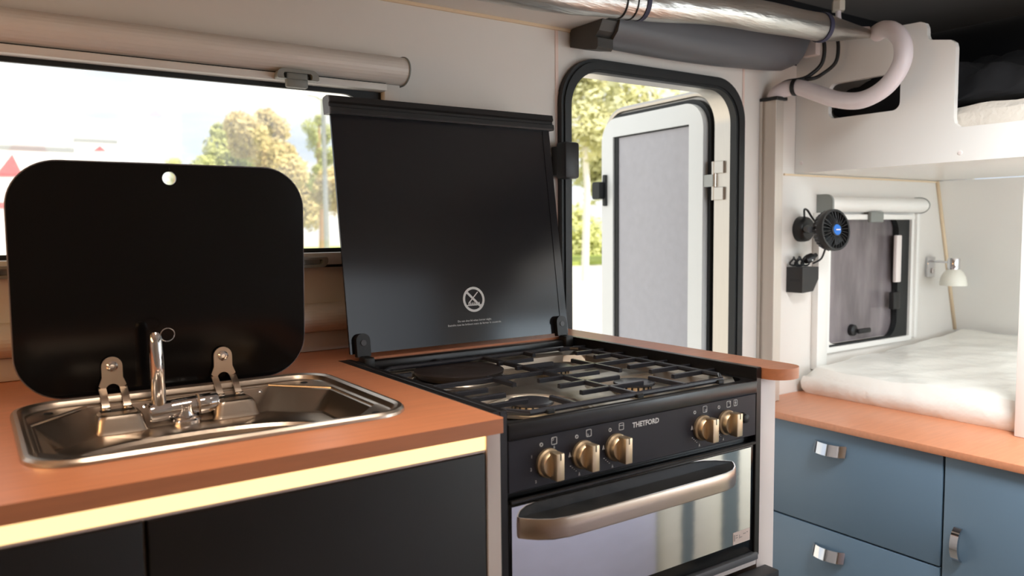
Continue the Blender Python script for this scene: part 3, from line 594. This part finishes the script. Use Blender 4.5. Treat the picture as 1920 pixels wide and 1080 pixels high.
obj('carcass', MB().box(XB+0.02, 1.6, -1.045, -0.546, 0.0, 0.625), blue_m, t)
dr = obj('cabinet_door', MB().box(XB, XB+0.018, -1.04, -0.546, 0.06, 0.6245, 0.002), blue_m, t); pull(dr, -0.590, -0.567, 0.405, 0.478, True)
# mattress: bulged slab with wrinkled film
def slab(x0, x1, y0, y1, z0, zf, zb, rad=0.035, nx_=46, ny_=60, amp=0.004, seed=1):
    rnd = random.Random(seed); ph = [rnd.uniform(0, 6.3) for _ in range(8)]
    m = MB(); V = []; Fc = []
    def ins(f): return f
    top = []
    for i in range(nx_+1):
        for j in range(ny_+1):
            u, v = i/nx_, j/ny_; x = x0+(x1-x0)*u; y = y0+(y1-y0)*v
            dxe = min(x-x0, x1-x); dye = min(y-y0, y1-y); de = min(dxe, dye)
            z = zf+(zb-zf)*u
            z += amp*(math.sin(9*x+14*y+ph[0])*0.6+math.sin(31*x-17*y+ph[1])*0.4+math.sin(47*y+22*x+ph[2])*0.35+math.sin(70*x+41*y+ph[3])*0.2)
            if de < rad: z -= rad*(1-math.sqrt(max(0, 1-(1-de/rad)**2)))*0.9
            top.append((x, y, z))
    idx = lambda i, j: i*(ny_+1)+j
    Fc = [(idx(i, j), idx(i+1, j), idx(i+1, j+1), idx(i, j+1)) for i in range(nx_) for j in range(ny_)]
    m.add(top, Fc, True)
    ringi = [idx(0, j) for j in range(ny_+1)]+[idx(i, ny_) for i in range(1, nx_+1)]+[idx(nx_, j) for j in range(ny_-1, -1, -1)]+[idx(i, 0) for i in range(nx_-1, 0, -1)]
    ra = [Vector(top[k]) for k in ringi]; cxx, cyy = (x0+x1)/2, (y0+y1)/2
    def shrink(q, k, z): return (q.x+(k if q.x < cxx else -k)*(1 if abs(q.x-x0) < 1e-6 or abs(q.x-x1) < 1e-6 else 0), q.y+(k if q.y < cyy else -k)*(1 if abs(q.y-y0) < 1e-6 or abs(q.y-y1) < 1e-6 else 0), z)
    l1 = [shrink(q, -0.004, z0+(q.z-z0)*0.66) for q in ra]; l2 = [shrink(q, -0.002, z0+(q.z-z0)*0.3) for q in ra]; l3 = [shrink(q, 0.006, z0) for q in ra]
    m.loft([[tuple(q) for q in ra], l1, l2, l3], True, False, True, True)
    return m
mt = obj('bed_mattress', slab(1.440, 2.325, -1.9, -0.024, 0.6435, 0.716, 0.757, 0.03), matt_m)
tag(mt, 'white plastic-wrapped mattress on the lower bed', 'mattress')
bp_ = obj('bunk_post', MB().box(1.405, 1.435, -0.640, -0.5905, 0.6435, 1.2635, 0.002), white_m); tag(bp_, 'white upright post at the right of the bed alcove', 'post')

# ------------------------------------------------------------------ upper bunk
bf = obj('bunk_floor', MB().box(1.4365, 2.19, -1.94, -0.001, 1.2645, 1.285, 0.001, 1), white_m); tag(bf, 'white upper bunk floor over the bed alcove', 'bunk')
def arc(cx, cy, rr, a0, a1, n=6): return [(cx+rr*math.cos(math.radians(a0+(a1-a0)*k/n)), cy+rr*math.sin(math.radians(a0+(a1-a0)*k/n))) for k in range(n+1)]
pl = [(-0.001, 1.264), (-1.3, 1.264), (-1.3, 1.343)]+arc(-0.452, 1.365, 0.022, 270, 360)+arc(-0.452+0.002, 1.528, 0.020, 0, 0, 1)[:1]
pl = [(-0.001, 1.264), (-1.3, 1.264), (-1.3, 1.343)]+[(-0.452, 1.343), (-0.441, 1.346), (-0.433, 1.354), (-0.430, 1.366)]+[(-0.430, 1.530), (-0.427, 1.541), (-0.418, 1.548)]+[(-0.372, 1.557), (-0.365, 1.562), (-0.362, 1.570)]+[(-0.361, 1.588), (-0.356, 1.600), (-0.345, 1.605)]+[(-0.283, 1.607), (-0.24, 1.60), (-0.20, 1.618), (-0.001, 1.64)]
bpn = thing('bunk_guard_panel', 'glossy white cut-out guard panel of the upper bunk', 'panel', (1.428, -0.6, 1.264))
obj('panel_board', MB().prism(pl, 1.420, 1.436, fYZ, [rrect(-0.299, -0.101, 1.402, 1.494, 0.02)]), white_m, bpn)
for y, z in ((-0.021, 1.291), (-0.447, 1.284)):
    obj('screw_cap', MB().lathe((1.420, y, z), (-1, 0, 0), [(0.0055, 0), (0.005, 0.0015), (0, 0.002)], 14), white_rail_m, bpn)
obj('corner_block', MB().box(1.398, 1.4195, -0.075, -0.030, 1.575, 1.622, 0.003), white_rail_m, bpn)
mt = obj('bunk_mattress', slab(1.445, 2.13, -1.6, -0.02, 1.2855, 1.398, 1.40, 0.02, 40, 60, 0.006, 5), bubble_m)
tag(mt, 'bubble-wrapped mattress on the upper bunk', 'mattress')
bl = obj('dark_blanket', slab(1.53, 2.12, -1.3, -0.05, 1.42, 1.50, 1.58, 0.06, 40, 60, 0.03, 9), canvas_m)
tag(bl, 'dark crumpled cover lying on the upper bunk', 'blanket')

# ------------------------------------------------------------------ alcove window, blind
w2 = struct('window_2', MB().prism(rrect(1.558, 2.035, 0.742, 1.165, 0.004), -0.012, 0.004, fXZ, [rrect(1.581, 2.021, 0.757, 1.150, 0.004)]), white_m, 'small bed alcove window with white frame', cat='window')
struct('rubber_seal', MB().prism(rrect(1.579, 2.023, 0.755, 1.152, 0.004), -0.004, 0.012, fXZ, [rrect(1.585, 1.958, 0.762, 1.145, [0.05, 0.0, 0.0, 0.05], 8)]), rubber_m, None, w2)
struct('window_pane', MB().box(1.579, 2.023, 0.018, 0.022, 0.755, 1.152), film_pane_m, None, w2)
struct('stay_arm', MB().box(1.928, 1.958, -0.016, -0.004, 0.935, 1.085, 0.003), white_rail_m, None, w2)
struct('catch_block', MB().box(1.908, 1.948, -0.022, -0.004, 0.85, 0.905, 0.004), blackplastic_m, None, w2)
wl = struct('window_latch', MB().lathe((1.738, 0.017, 0.795), (0, -1, 0), [(0.018, 0), (0.017, 0.012), (0.010, 0.016), (0, 0.017)], 20), blackplastic_m, None, w2)
struct('latch_lever', MB().box(1.738, 1.803, -0.012, -0.002, 0.785, 0.800, 0.004), blackplastic_m, None, wl)
t = thing('alcove_blind', 'small white roller blind cassette in the bed alcove', 'blind', (1.79, 0, 1.15))
obj('cassette', MB().loft([[(x, y, z) for y, z in dprof(1.155, 1.203, 0.05)] for x in (1.532, 2.052)], True, True, True, False), white_m, t)
obj('end_cap', MB().prism(rrect(-0.052, -0.0005, 1.148, 1.207, [0.0, 0.022, 0.004, 0.0]), 1.524, 1.532, fYZ), lgrey_m, t)
obj('end_cap', MB().loft([[(x, y, z) for y, z in dprof(1.153, 1.206, 0.052)] for x in (2.052, 2.055)], True, True, True, False), lgrey_m, t)
obj('pull_bar', MB().box(1.533, 2.003, -0.032, -0.013, 1.134, 1.150, 0.002), white_m, t)
obj('pull_latch', MB().box(1.733, 1.803, -0.044, -0.032, 1.126, 1.158, 0.004), lgrey_m, t)
obj('side_rail', MB().box(1.508, 1.558, -0.022, 0.0, 0.70, 1.154, 0.003), white_m, t)
obj('side_rail', MB().box(2.035, 2.055, -0.022, 0.0, 0.75, 1.154, 0.003), white_m, t)

# ------------------------------------------------------------------ clip fan and cable pouch
t = thing('clip_fan', 'black round wall fan with blue hub badge', 'fan', (1.449, -0.01, 1.08))
obj('suction_base', MB().lathe((1.449, -0.0005, 1.108), (0, -1, 0), [(0.036, 0), (0.036, 0.012), (0.034, 0.022), (0.028, 0.028), (0, 0.030)], 28), blackplastic_m, t)
hc = Vector((1.418, -0.115, 1.104)); hn = Vector((-0.10, -0.98, 0.10)).normalized()
obj('swivel_arm', MB().tube([(1.450, -0.028, 1.108), (1.420, -0.045, 1.109), (1.388, -0.066, 1.109), (1.368, -0.09, 1.107)], [0.012, 0.011, 0.0105, 0.009], 12), blackplastic_m, t)
hs_ = obj('fan_housing', MB().lathe(hc, hn, [(0.0, -0.032), (0.022, -0.032), (0.030, -0.028), (0.046, -0.016), (0.054, 0.0), (0.0565, 0.012), (0.0555, 0.020), (0.050, 0.020), (0.049, 0.006), (0.046, -0.006), (0.0, -0.010)], 40), blackplastic_m, t)
uu = hn.orthogonal().normalized(); vv = hn.cross(uu)
for k in range(26):
    th = 2*math.pi*k/26; d_ = uu*math.cos(th)+vv*math.sin(th)
    obj('grille_rib', MB().tube([hc+d_*0.014+hn*0.020, hc+d_*0.035+hn*0.021, hc+d_*0.053+hn*0.017], 0.0011, 5), blackplastic_m, hs_)
for k in range(30):
    th = 2*math.pi*k/30; d_ = uu*math.cos(th)+vv*math.sin(th)
    obj('rear_rib', MB().tube([hc+d_*0.031-hn*0.0285, hc+d_*0.0475-hn*0.0165, hc+d_*0.055], 0.0016, 5), greyp_m, hs_)
for k in range(5):
    th = 2*math.pi*k/5; d_ = uu*math.cos(th)+vv*math.sin(th); e_ = hn.cross(d_)
    obj('fan_blade', MB().add([hc+d_*0.012+hn*0.004, hc+d_*0.012+e_*0.010+hn*0.010, hc+d_*0.043+e_*0.022+hn*0.010, hc+d_*0.045-e_*0.004+hn*0.002], [(0, 1, 2, 3)]), rubber_m, hs_)
hb = obj('hub', MB().lathe(hc, hn, [(0.017, 0.016), (0.0175, 0.022), (0.015, 0.0235), (0, 0.0240)], 24), blackplastic_m, hs_)
obj('hub_badge', MB().lathe(hc, hn, [(0.0145, 0.0236), (0.014, 0.0246), (0, 0.0248)], 24), blue_badge_m, hs_)
obj('badge_stripe', MB().box(hc.x-0.011, hc.x+0.008, hc.y-0.0262, hc.y-0.0252, hc.z+0.001, hc.z+0.004), white_rail_m, hs_)
obj('power_lead', MB().tube(smoothpath([(1.440, -0.02, 1.142), (1.425, -0.03, 1.162), (1.41, -0.05, 1.160), (1.402, -0.07, 1.140), (1.40, -0.085, 1.125)], 5), 0.003, 6), cable_m, t)
t = thing('cable_pouch', 'black plastic pocket on the alcove wall holding a coiled lead', 'holder', (1.42, -0.03, 0.928))
def pouch(u, v, w): return (u, w, v)
obj('pocket', MB().prism([(1.390, 1.003), (1.464, 1.003), (1.464, 0.968), (1.440, 0.935), (1.390, 0.932)], -0.052, -0.0005, pouch), mat('pouch_plastic', C(38, 37, 37), 0.5, var=0.08), t)
obj('slot', MB().box(1.3895, 1.3902, -0.045, -0.012, 0.963, 0.971), rubber_m, t)
ld_ = thing('coiled_lead', 'coiled black lead with plug resting in the wall pocket', 'cable', (1.42, -0.03, 1.0045))
for i, (x, y, rr) in enumerate(((1.395, -0.02, 0.012), (1.405, -0.03, 0.014), (1.418, -0.024, 0.012), (1.430, -0.032, 0.013))):
    obj('lead_loop', MB().tube([(x+rr*math.cos(2*math.pi*k/16), y+0.006*math.sin(4*math.pi*k/16), 1.019+rr*0.95*math.sin(2*math.pi*k/16)) for k in range(17)], 0.0026, 6, False), cable_m, ld_)
obj('plug', MB().lathe((1.425, -0.034, 1.020), (0.9, -0.2, 0.35), [(0, 0), (0.010, 0.002), (0.013, 0.012), (0.012, 0.028), (0.007, 0.034), (0.006, 0.044), (0, 0.045)], 16), blackplastic_m, ld_)
obj('plug_tip', MB().lathe((1.440, -0.046, 1.023), (0, -1, 0.2), [(0.005, 0), (0.004, 0.003), (0, 0.004)], 10), chrome_m, ld_)
obj('lead_tail', MB().tube(smoothpath([(1.455, -0.04, 1.012), (1.478, -0.05, 1.025), (1.484, -0.06, 1.055), (1.480, -0.08, 1.075)], 5), 0.0028, 6), cable_m, ld_)

# ------------------------------------------------------------------ reading lamp
t = thing('reading_lamp', 'chrome reading lamp with frosted shade on the alcove wall', 'lamp', (2.155, 0, 0.92))
obj('wall_plate', MB().box(2.132, 2.180, -0.010, -0.0005, 0.943, 1.010, 0.003), chrome_m, t)
obj('switch', MB().box(2.152, 2.164, -0.014, -0.010, 0.955, 0.972, 0.001, 1), white_rail_m, t)
obj('arm', MB().tube([(2.150, -0.010, 0.996), (2.140, -0.045, 0.996), (2.128, -0.085, 0.994)], 0.004, 10), chrome_m, t)
obj('lamp_head', MB().lathe((2.128, -0.095, 0.972), (0, 0, 1), [(0.018, 0), (0.0185, 0.002), (0.0185, 0.034), (0.017, 0.037), (0, 0.037)], 24), chrome_m, t)
obj('lamp_shade', MB().lathe((2.128, -0.095, 0.920), (0, 0, 1), [(0.040, 0), (0.0395, 0.010), (0.036, 0.028), (0.028, 0.043), (0.018, 0.052), (0.017, 0.050), (0.026, 0.041), (0.034, 0.027), (0.0375, 0.010), (0.038, 0)], 32), shade_m, t)

# ------------------------------------------------------------------ cable channel, hose, foil duct, hood
t = thing('cable_channel', 'aluminium cable channel upright beside the doorway', 'channel', (1.285, -0.025, 0.6435))
obj('channel', MB().box(1.2690, 1.302, -0.049, -0.0005, 0.6435, 1.452, 0.001, 1), mat('channel_metal', C(214, 206, 196), 0.42, 0.55, var=0.05, stretch=(20, 20, 1)), t)
obj('channel_lip', MB().box(1.2630, 1.2690, -0.010, -0.0005, 0.6435, 1.448), alu_m, t)
obj('end_collar', MB().box(1.262, 1.308, -0.056, -0.0003, 1.448, 1.457, 0.002), rubber_m, t)
hp_ = smoothpath([(1.286, -0.026, 1.452), (1.290, -0.040, 1.470), (1.296, -0.066, 1.478), (1.300, -0.100, 1.474), (1.302, -0.15, 1.452), (1.302, -0.21, 1.428), (1.302, -0.272, 1.420), (1.302, -0.330, 1.442), (1.302, -0.366, 1.488), (1.306, -0.366, 1.535), (1.318, -0.338, 1.570), (1.34, -0.300, 1.586), (1.36, -0.27, 1.586)], 6)
t = thing('white_hose', 'white ribbed cable hose looping in front of the bunk panel', 'hose', (1.286, -0.026, 1.41))
obj('hose', MB().tube(hp_, 0.0205, 16), hose_m, t)
obj('cable_tie', MB().lathe((1.2985, -0.088, 1.4775), (0.05, -1, -0.1), [(0.0212, -0.006), (0.0222, -0.006), (0.0222, 0.006), (0.0212, 0.006)], 20), rubber_m, t)
def cab(dx_): return smoothpath([(1.272, -0.020, 1.450), (1.280, -0.030, 1.475), (1.292, -0.060, 1.494), (1.305+dx_, -0.095, 1.497), (1.33+dx_, -0.105, 1.508), (1.35+dx_, -0.125-dx_, 1.535), (1.355+dx_, -0.130-dx_, 1.575), (1.35+dx_, -0.125-dx_, 1.62)], 6)
o = obj('black_cable', MB().tube(cab(0.0), 0.0052, 10), cable_m); tag(o, 'black cable running left beside the white hose', 'cable')
o = obj('black_cable', MB().tube([q+Vector((0.012, -0.022, 0.0)) if i > 14 else q+Vector((0.003, -0.006, -0.004)) for i, q in enumerate(cab(0.006))], 0.0048, 10), cable_m); tag(o, 'second black cable, right of the first, beside the white hose', 'cable')
ax0, ax1 = Vector((0.10, -0.100, 1.565)), Vector((1.36, -0.262, 1.588))
t = thing('foil_duct', 'silver foil-wrapped pipe running under the roof edge', 'duct', tuple((ax0+ax1)/2))
dp = []; rr_ = []
for k in range(41):
    f = k/40; q = ax0.lerp(ax1, f)
    dp.append(q+Vector((0, 0.006*math.sin(f*7), 0.004*math.sin(f*11+1)))); rr_.append(0.0325*(1+0.04*math.sin(f*29)) if f < 0.86 else max(0.008, 0.0325*(1-(f-0.86)/0.14*0.72)))
dp = [Vector((-1.28, -0.100, 1.565)), Vector((-0.8, -0.100, 1.566)), Vector((-0.3, -0.099, 1.566))]+dp; rr_ = [0.0325]*3+rr_
obj('foil_sleeve', MB().tube(dp, rr_, 24), foil_m, t)
def strap(f, w=0.010, m=strap_m, rad=0.0345):
    c = ax0.lerp(ax1, f)+Vector((0, 0.006*math.sin(f*7), 0.004*math.sin(f*11+1))); d_ = (ax1-ax0).normalized()
    return obj('strap', MB().lathe(c, d_, [(rad-0.003, -w/2), (rad, -w/2), (rad, w/2), (rad-0.003, w/2)], 28), m, t)
strap(0.445); strap(0.855, 0.012)
for f in (0.425, 0.405): strap(f, 0.002, cable_m, 0.0340)
t = thing('wire_gland', 'white cable gland under the dark roof', 'fitting', (1.30, -0.20, 1.62))
gp = Vector((1.29, -0.205, 1.0))
obj('nut', MB().lathe((1.285, -0.213, 1.640), (0, 0, 1), [(0, 0), (0.015, 0), (0.016, 0.003), (0.016, 0.022), (0.013, 0.028), (0.013, 0.0985), (0, 0.0985)], 6, False), mat('gland_plastic', C(206, 200, 186), 0.5, var=0.04), t)
obj('thin_pipe', MB().tube(smoothpath([(1.285, -0.213, 1.640), (1.286, -0.214, 1.622), (1.292, -0.22, 1.605), (1.31, -0.238, 1.596), (1.34, -0.262, 1.594)], 5), [0.0065]*21, 10), hose_m, t)
# grey moulded hood above the doorway
t = thing('storage_hood', 'dark grey moulded hood mounted above the doorway', 'hood', (0.95, -0.06, 1.49))
lps = []
for k in range(25):
    f = k/24; x = 0.655+(1.322-0.655)*f
    sag = math.sin(math.pi*min(1, f*0.86+0.07))
    zb = 1.512-0.012*sag+0.014*f
    if f > 0.93: zb += (f-0.93)/0.07*0.05*((f-0.93)/0.07)
    lps.append([(x, -0.0005, zb+0.018), (x, -0.03, zb+0.006), (x, -0.065, zb), (x, -0.095, zb+0.006), (x, -0.112, zb+0.022), (x, -0.118, zb+0.04), (x, -0.118, 1.60), (x, -0.108, 1.60), (x, -0.0005, 1.548)])
obj('hood_shell', MB().loft(lps, True, True, True), greyp_m, t)
obj('end_bracket', MB().prism([(-0.004, 1.512), (-0.050, 1.500), (-0.090, 1.492), (-0.096, 1.497), (-0.096, 1.516), (-0.088, 1.520), (-0.1, 1.53), (-0.112, 1.55), (-0.112, 1.58), (-0.004, 1.548)], 0.612, 0.655, fYZ), mat('dark_bracket', C(58, 57, 54), 0.5, var=0.05), t)

# ------------------------------------------------------------------ opposite side of the aisle (seen mirrored in the oven glass)
t = thing('bench_seat', 'lavender-white bench box facing the cooker', 'bench', (0.55, -1.72, 0))
obj('bench_front', MB().box(-0.6, 1.17, -1.94, -1.50, 0.0, 0.44, 0.01), lav_m, t)
obj('cushion', slab(-0.6, 1.165, -1.93, -1.49, 0.4405, 0.53, 0.53, 0.03, 20, 14, 0.003, 3), lav_m, t)
wd = thing('bedside_locker', 'cream locker under the far end of the bed', 'locker', (1.35, -1.6, 0))
obj('body', MB().box(1.205, 1.60, -1.94, -1.05, 0.0, 0.620, 0.004), cream_m, wd)
for y0, y1 in ((-1.215, -1.055), (-1.375, -1.275), (-1.93, -1.425)):
    obj('locker_door', MB().box(1.190, 1.204, y0, y1, 0.02, 0.616, 0.003), cream_m, wd)
for y0, y1 in ((-1.272, -1.218), (-1.422, -1.378)):
    obj('edge_strip', MB().box(1.192, 1.204, y0, y1, 0.0, 0.620), mat('grey_edge', C(108, 122, 122), 0.4, var=0.05), wd)

# ------------------------------------------------------------------ outside
g = struct('ground', MB().add([(-60, 0.3, -0.55), (90, 0.3, -0.55), (90, 140, -0.55), (-60, 140, -0.55)], [(0, 1, 2, 3)]), gravel_m, 'pale sunlit gravel yard outside', cat='ground')
gr = struct('grass_verge', MB().box(-10, 90, 26, 70, -0.56, -0.35), grass_m, 'sunlit grass verge beyond the yard', cat='grass')
def px(u, v, Y):
    d_ = fw+rt2*((u-960)/F_PX)-up2*((v-540)/F_PX); tt = (Y-CAM.y)/d_.y; return CAM+d_*tt
def tree(name, label, u_c, v_top, u_half, Y, leafm, n, trunk_m, seed, v_bot=None, tw=0.16):
    rnd = random.Random(seed)
    top = px(u_c, v_top, Y); side = px(u_c+u_half, v_top, Y); hw = abs(side.x-top.x); zt = top.z; zb = px(u_c, v_bot, Y).z if v_bot else zt*0.3
    cx = top.x; t = thing(name, label, 'tree', (cx, Y, -0.4), 'trees behind the yard')
    obj('trunk', MB().tube([(cx, Y, -0.4), (cx+0.1, Y, zt*0.35), (cx-0.1, Y, zt*0.7), (cx, Y, zt*0.93)], [tw, tw*0.8, tw*0.5, tw*0.15], 8), trunk_m, t)
    m = MB(); cl = [(cx+rnd.uniform(-0.65, 0.65)*hw, Y+rnd.uniform(-0.6, 0.6)*hw, zb+(zt-zb)*rnd.uniform(0.1, 0.86), rnd.uniform(0.28, 0.5)*hw) for _ in range(13)]+[(cx, Y, zt-(zt-zb)*0.13, 0.3*hw)]
    vs_, fs_ = [], []
    for k in range(n):
        c = rnd.choice(cl); d_ = Vector((rnd.gauss(0, 1), rnd.gauss(0, 1), rnd.gauss(0, 1))).normalized()*c[3]*rnd.random()**0.4
        q = Vector(c[:3])+d_; s_ = hw*rnd.uniform(0.04, 0.085); e1 = Vector((rnd.gauss(0, 1), rnd.gauss(0, 1), rnd.gauss(0, 1))).normalized(); e2 = e1.orthogonal().normalized()
        o_ = len(vs_); vs_ += [q-e1*s_, q+e2*s_*0.6, q+e1*s_, q-e2*s_*0.6]; fs_.append((o_, o_+1, o_+2, o_+3))
    m.add(vs_, fs_); fo = obj('foliage', m, leafm, t); fo['kind'] = 'stuff'
    return t
tree('pine_tree', 'tall golden tree in the middle of the kitchen window view', 498, 198, 76, 34, leaf2_m, 12000, bark_m, 1, 420, 0.3)
tree('pine_tree', 'rounded green tree left of the golden tree', 415, 228, 72, 46, leaf1_m, 10000, bark_m, 2, 400, 0.22)
tree('bushy_tree', 'low yellow-green bush left of the tree group', 330, 292, 34, 38, leaf1_m, 3000, bark_m, 3, 400)
tree('pine_tree', 'narrow green pine behind the lamp post', 598, 200, 34, 40, leaf1_m, 6000, bark_m, 4, 400, 0.26)
tree('bushy_tree', 'dense golden thicket under the pine beside the lamp post', 560, 325, 62, 54, leaf2_m, 8000, bark_m, 5, 412)
tree('bushy_tree', 'dense golden thicket right of the lamp post', 660, 310, 62, 33, leaf2_m, 8000, bark_m, 6, 412)
tree('birch_tree', 'pale birch with white trunk seen through the doorway', 1095, 60, 80, 16, leaf3_m, 5000, birch_m, 7, 300, 0.11)
tree('birch_tree', 'bright leafy tree seen through the top of the doorway', 1230, 20, 110, 26, leaf3_m, 6000, birch_m, 8, 380, 0.12)
tree('bushy_tree', 'yellow-green bush low in the doorway view', 1085, 390, 60, 34, leaf4_m, 5000, bark_m, 9, 505, 0.1)
tree('bushy_tree', 'bright leafy tree seen between door leaf and frame', 1370, 130, 90, 40, leaf4_m, 7000, bark_m, 10, 480, 0.1)
c = px(606, 205, 28); b_ = px(608, 412, 28)
lp_ = thing('lamp_post', 'grey metal lamp post beside the pine', 'lamp post', (c.x, 28, -0.4))
obj('pole', MB().cyl((c.x, 28, -0.4), (c.x, 28, c.z+0.4), 0.11, 0.08, 14), galv_m, lp_)
obj('lamp_arm', MB().tube([(c.x, 28, c.z+0.35), (c.x-0.3, 28, c.z+0.5), (c.x-0.6, 28, c.z+0.52)], 0.05, 8), galv_m, lp_)
def trailer(name, label, u0, u1, v_top, Y, tri):
    A, B = px(u0, v_top, Y), px(u1, v_top, Y); t = thing(name, label, 'trailer', ((A.x+B.x)/2, Y+1.2, -0.55))
    obj('box_body', MB().box(A.x, B.x, Y, Y+2.4, 0.55, A.z, 0.03), truck_m, t)
    obj('roof_rail', MB().box(A.x, B.x-0.02, Y-0.01, Y+0.03, A.z-0.05, A.z+0.02), galv_m, t)
    obj('chassis', MB().box(A.x+0.1, B.x-0.1, Y+0.4, Y+2.0, 0.15, 0.55), rubber_m, t)
    for f in (0.25, 0.55, 0.8):
        x = A.x+(B.x-A.x)*f; obj('wheel', MB().cyl((x, Y+0.05, -0.06), (x, Y+0.35, -0.06), 0.48, n=24), rubber_m, t)
    for (ua, va, ub, vb, uc, vc) in tri:
        pts = [px(ua, va, Y-0.015), px(ub, vb, Y-0.015), px(uc, vc, Y-0.015)]
        obj('triangle_mark', MB().add(pts+[q+Vector((0, 0.014, 0)) for q in pts], [(0, 1, 2), (5, 4, 3), (0, 3, 4, 1), (1, 4, 5, 2), (2, 5, 3, 0)]), red_m, t)
    return t, A, B
t, A, B = trailer('truck_trailer', 'white truck trailer with large red triangle at left', -260, 141, 263, 14, [(23, 289, -10, 331, 44, 331)])
z_ = px(0, 385, 13.985).z
obj('red_stripe', MB().box(A.x, B.x-0.1, 13.985, 14.0, z_-0.05, z_+0.05), red_m, t)
trailer('truck_trailer', 'smaller white trailer with small red triangle farther back', 138, 222, 261, 17, [(187, 273, 175, 283, 199, 283)])
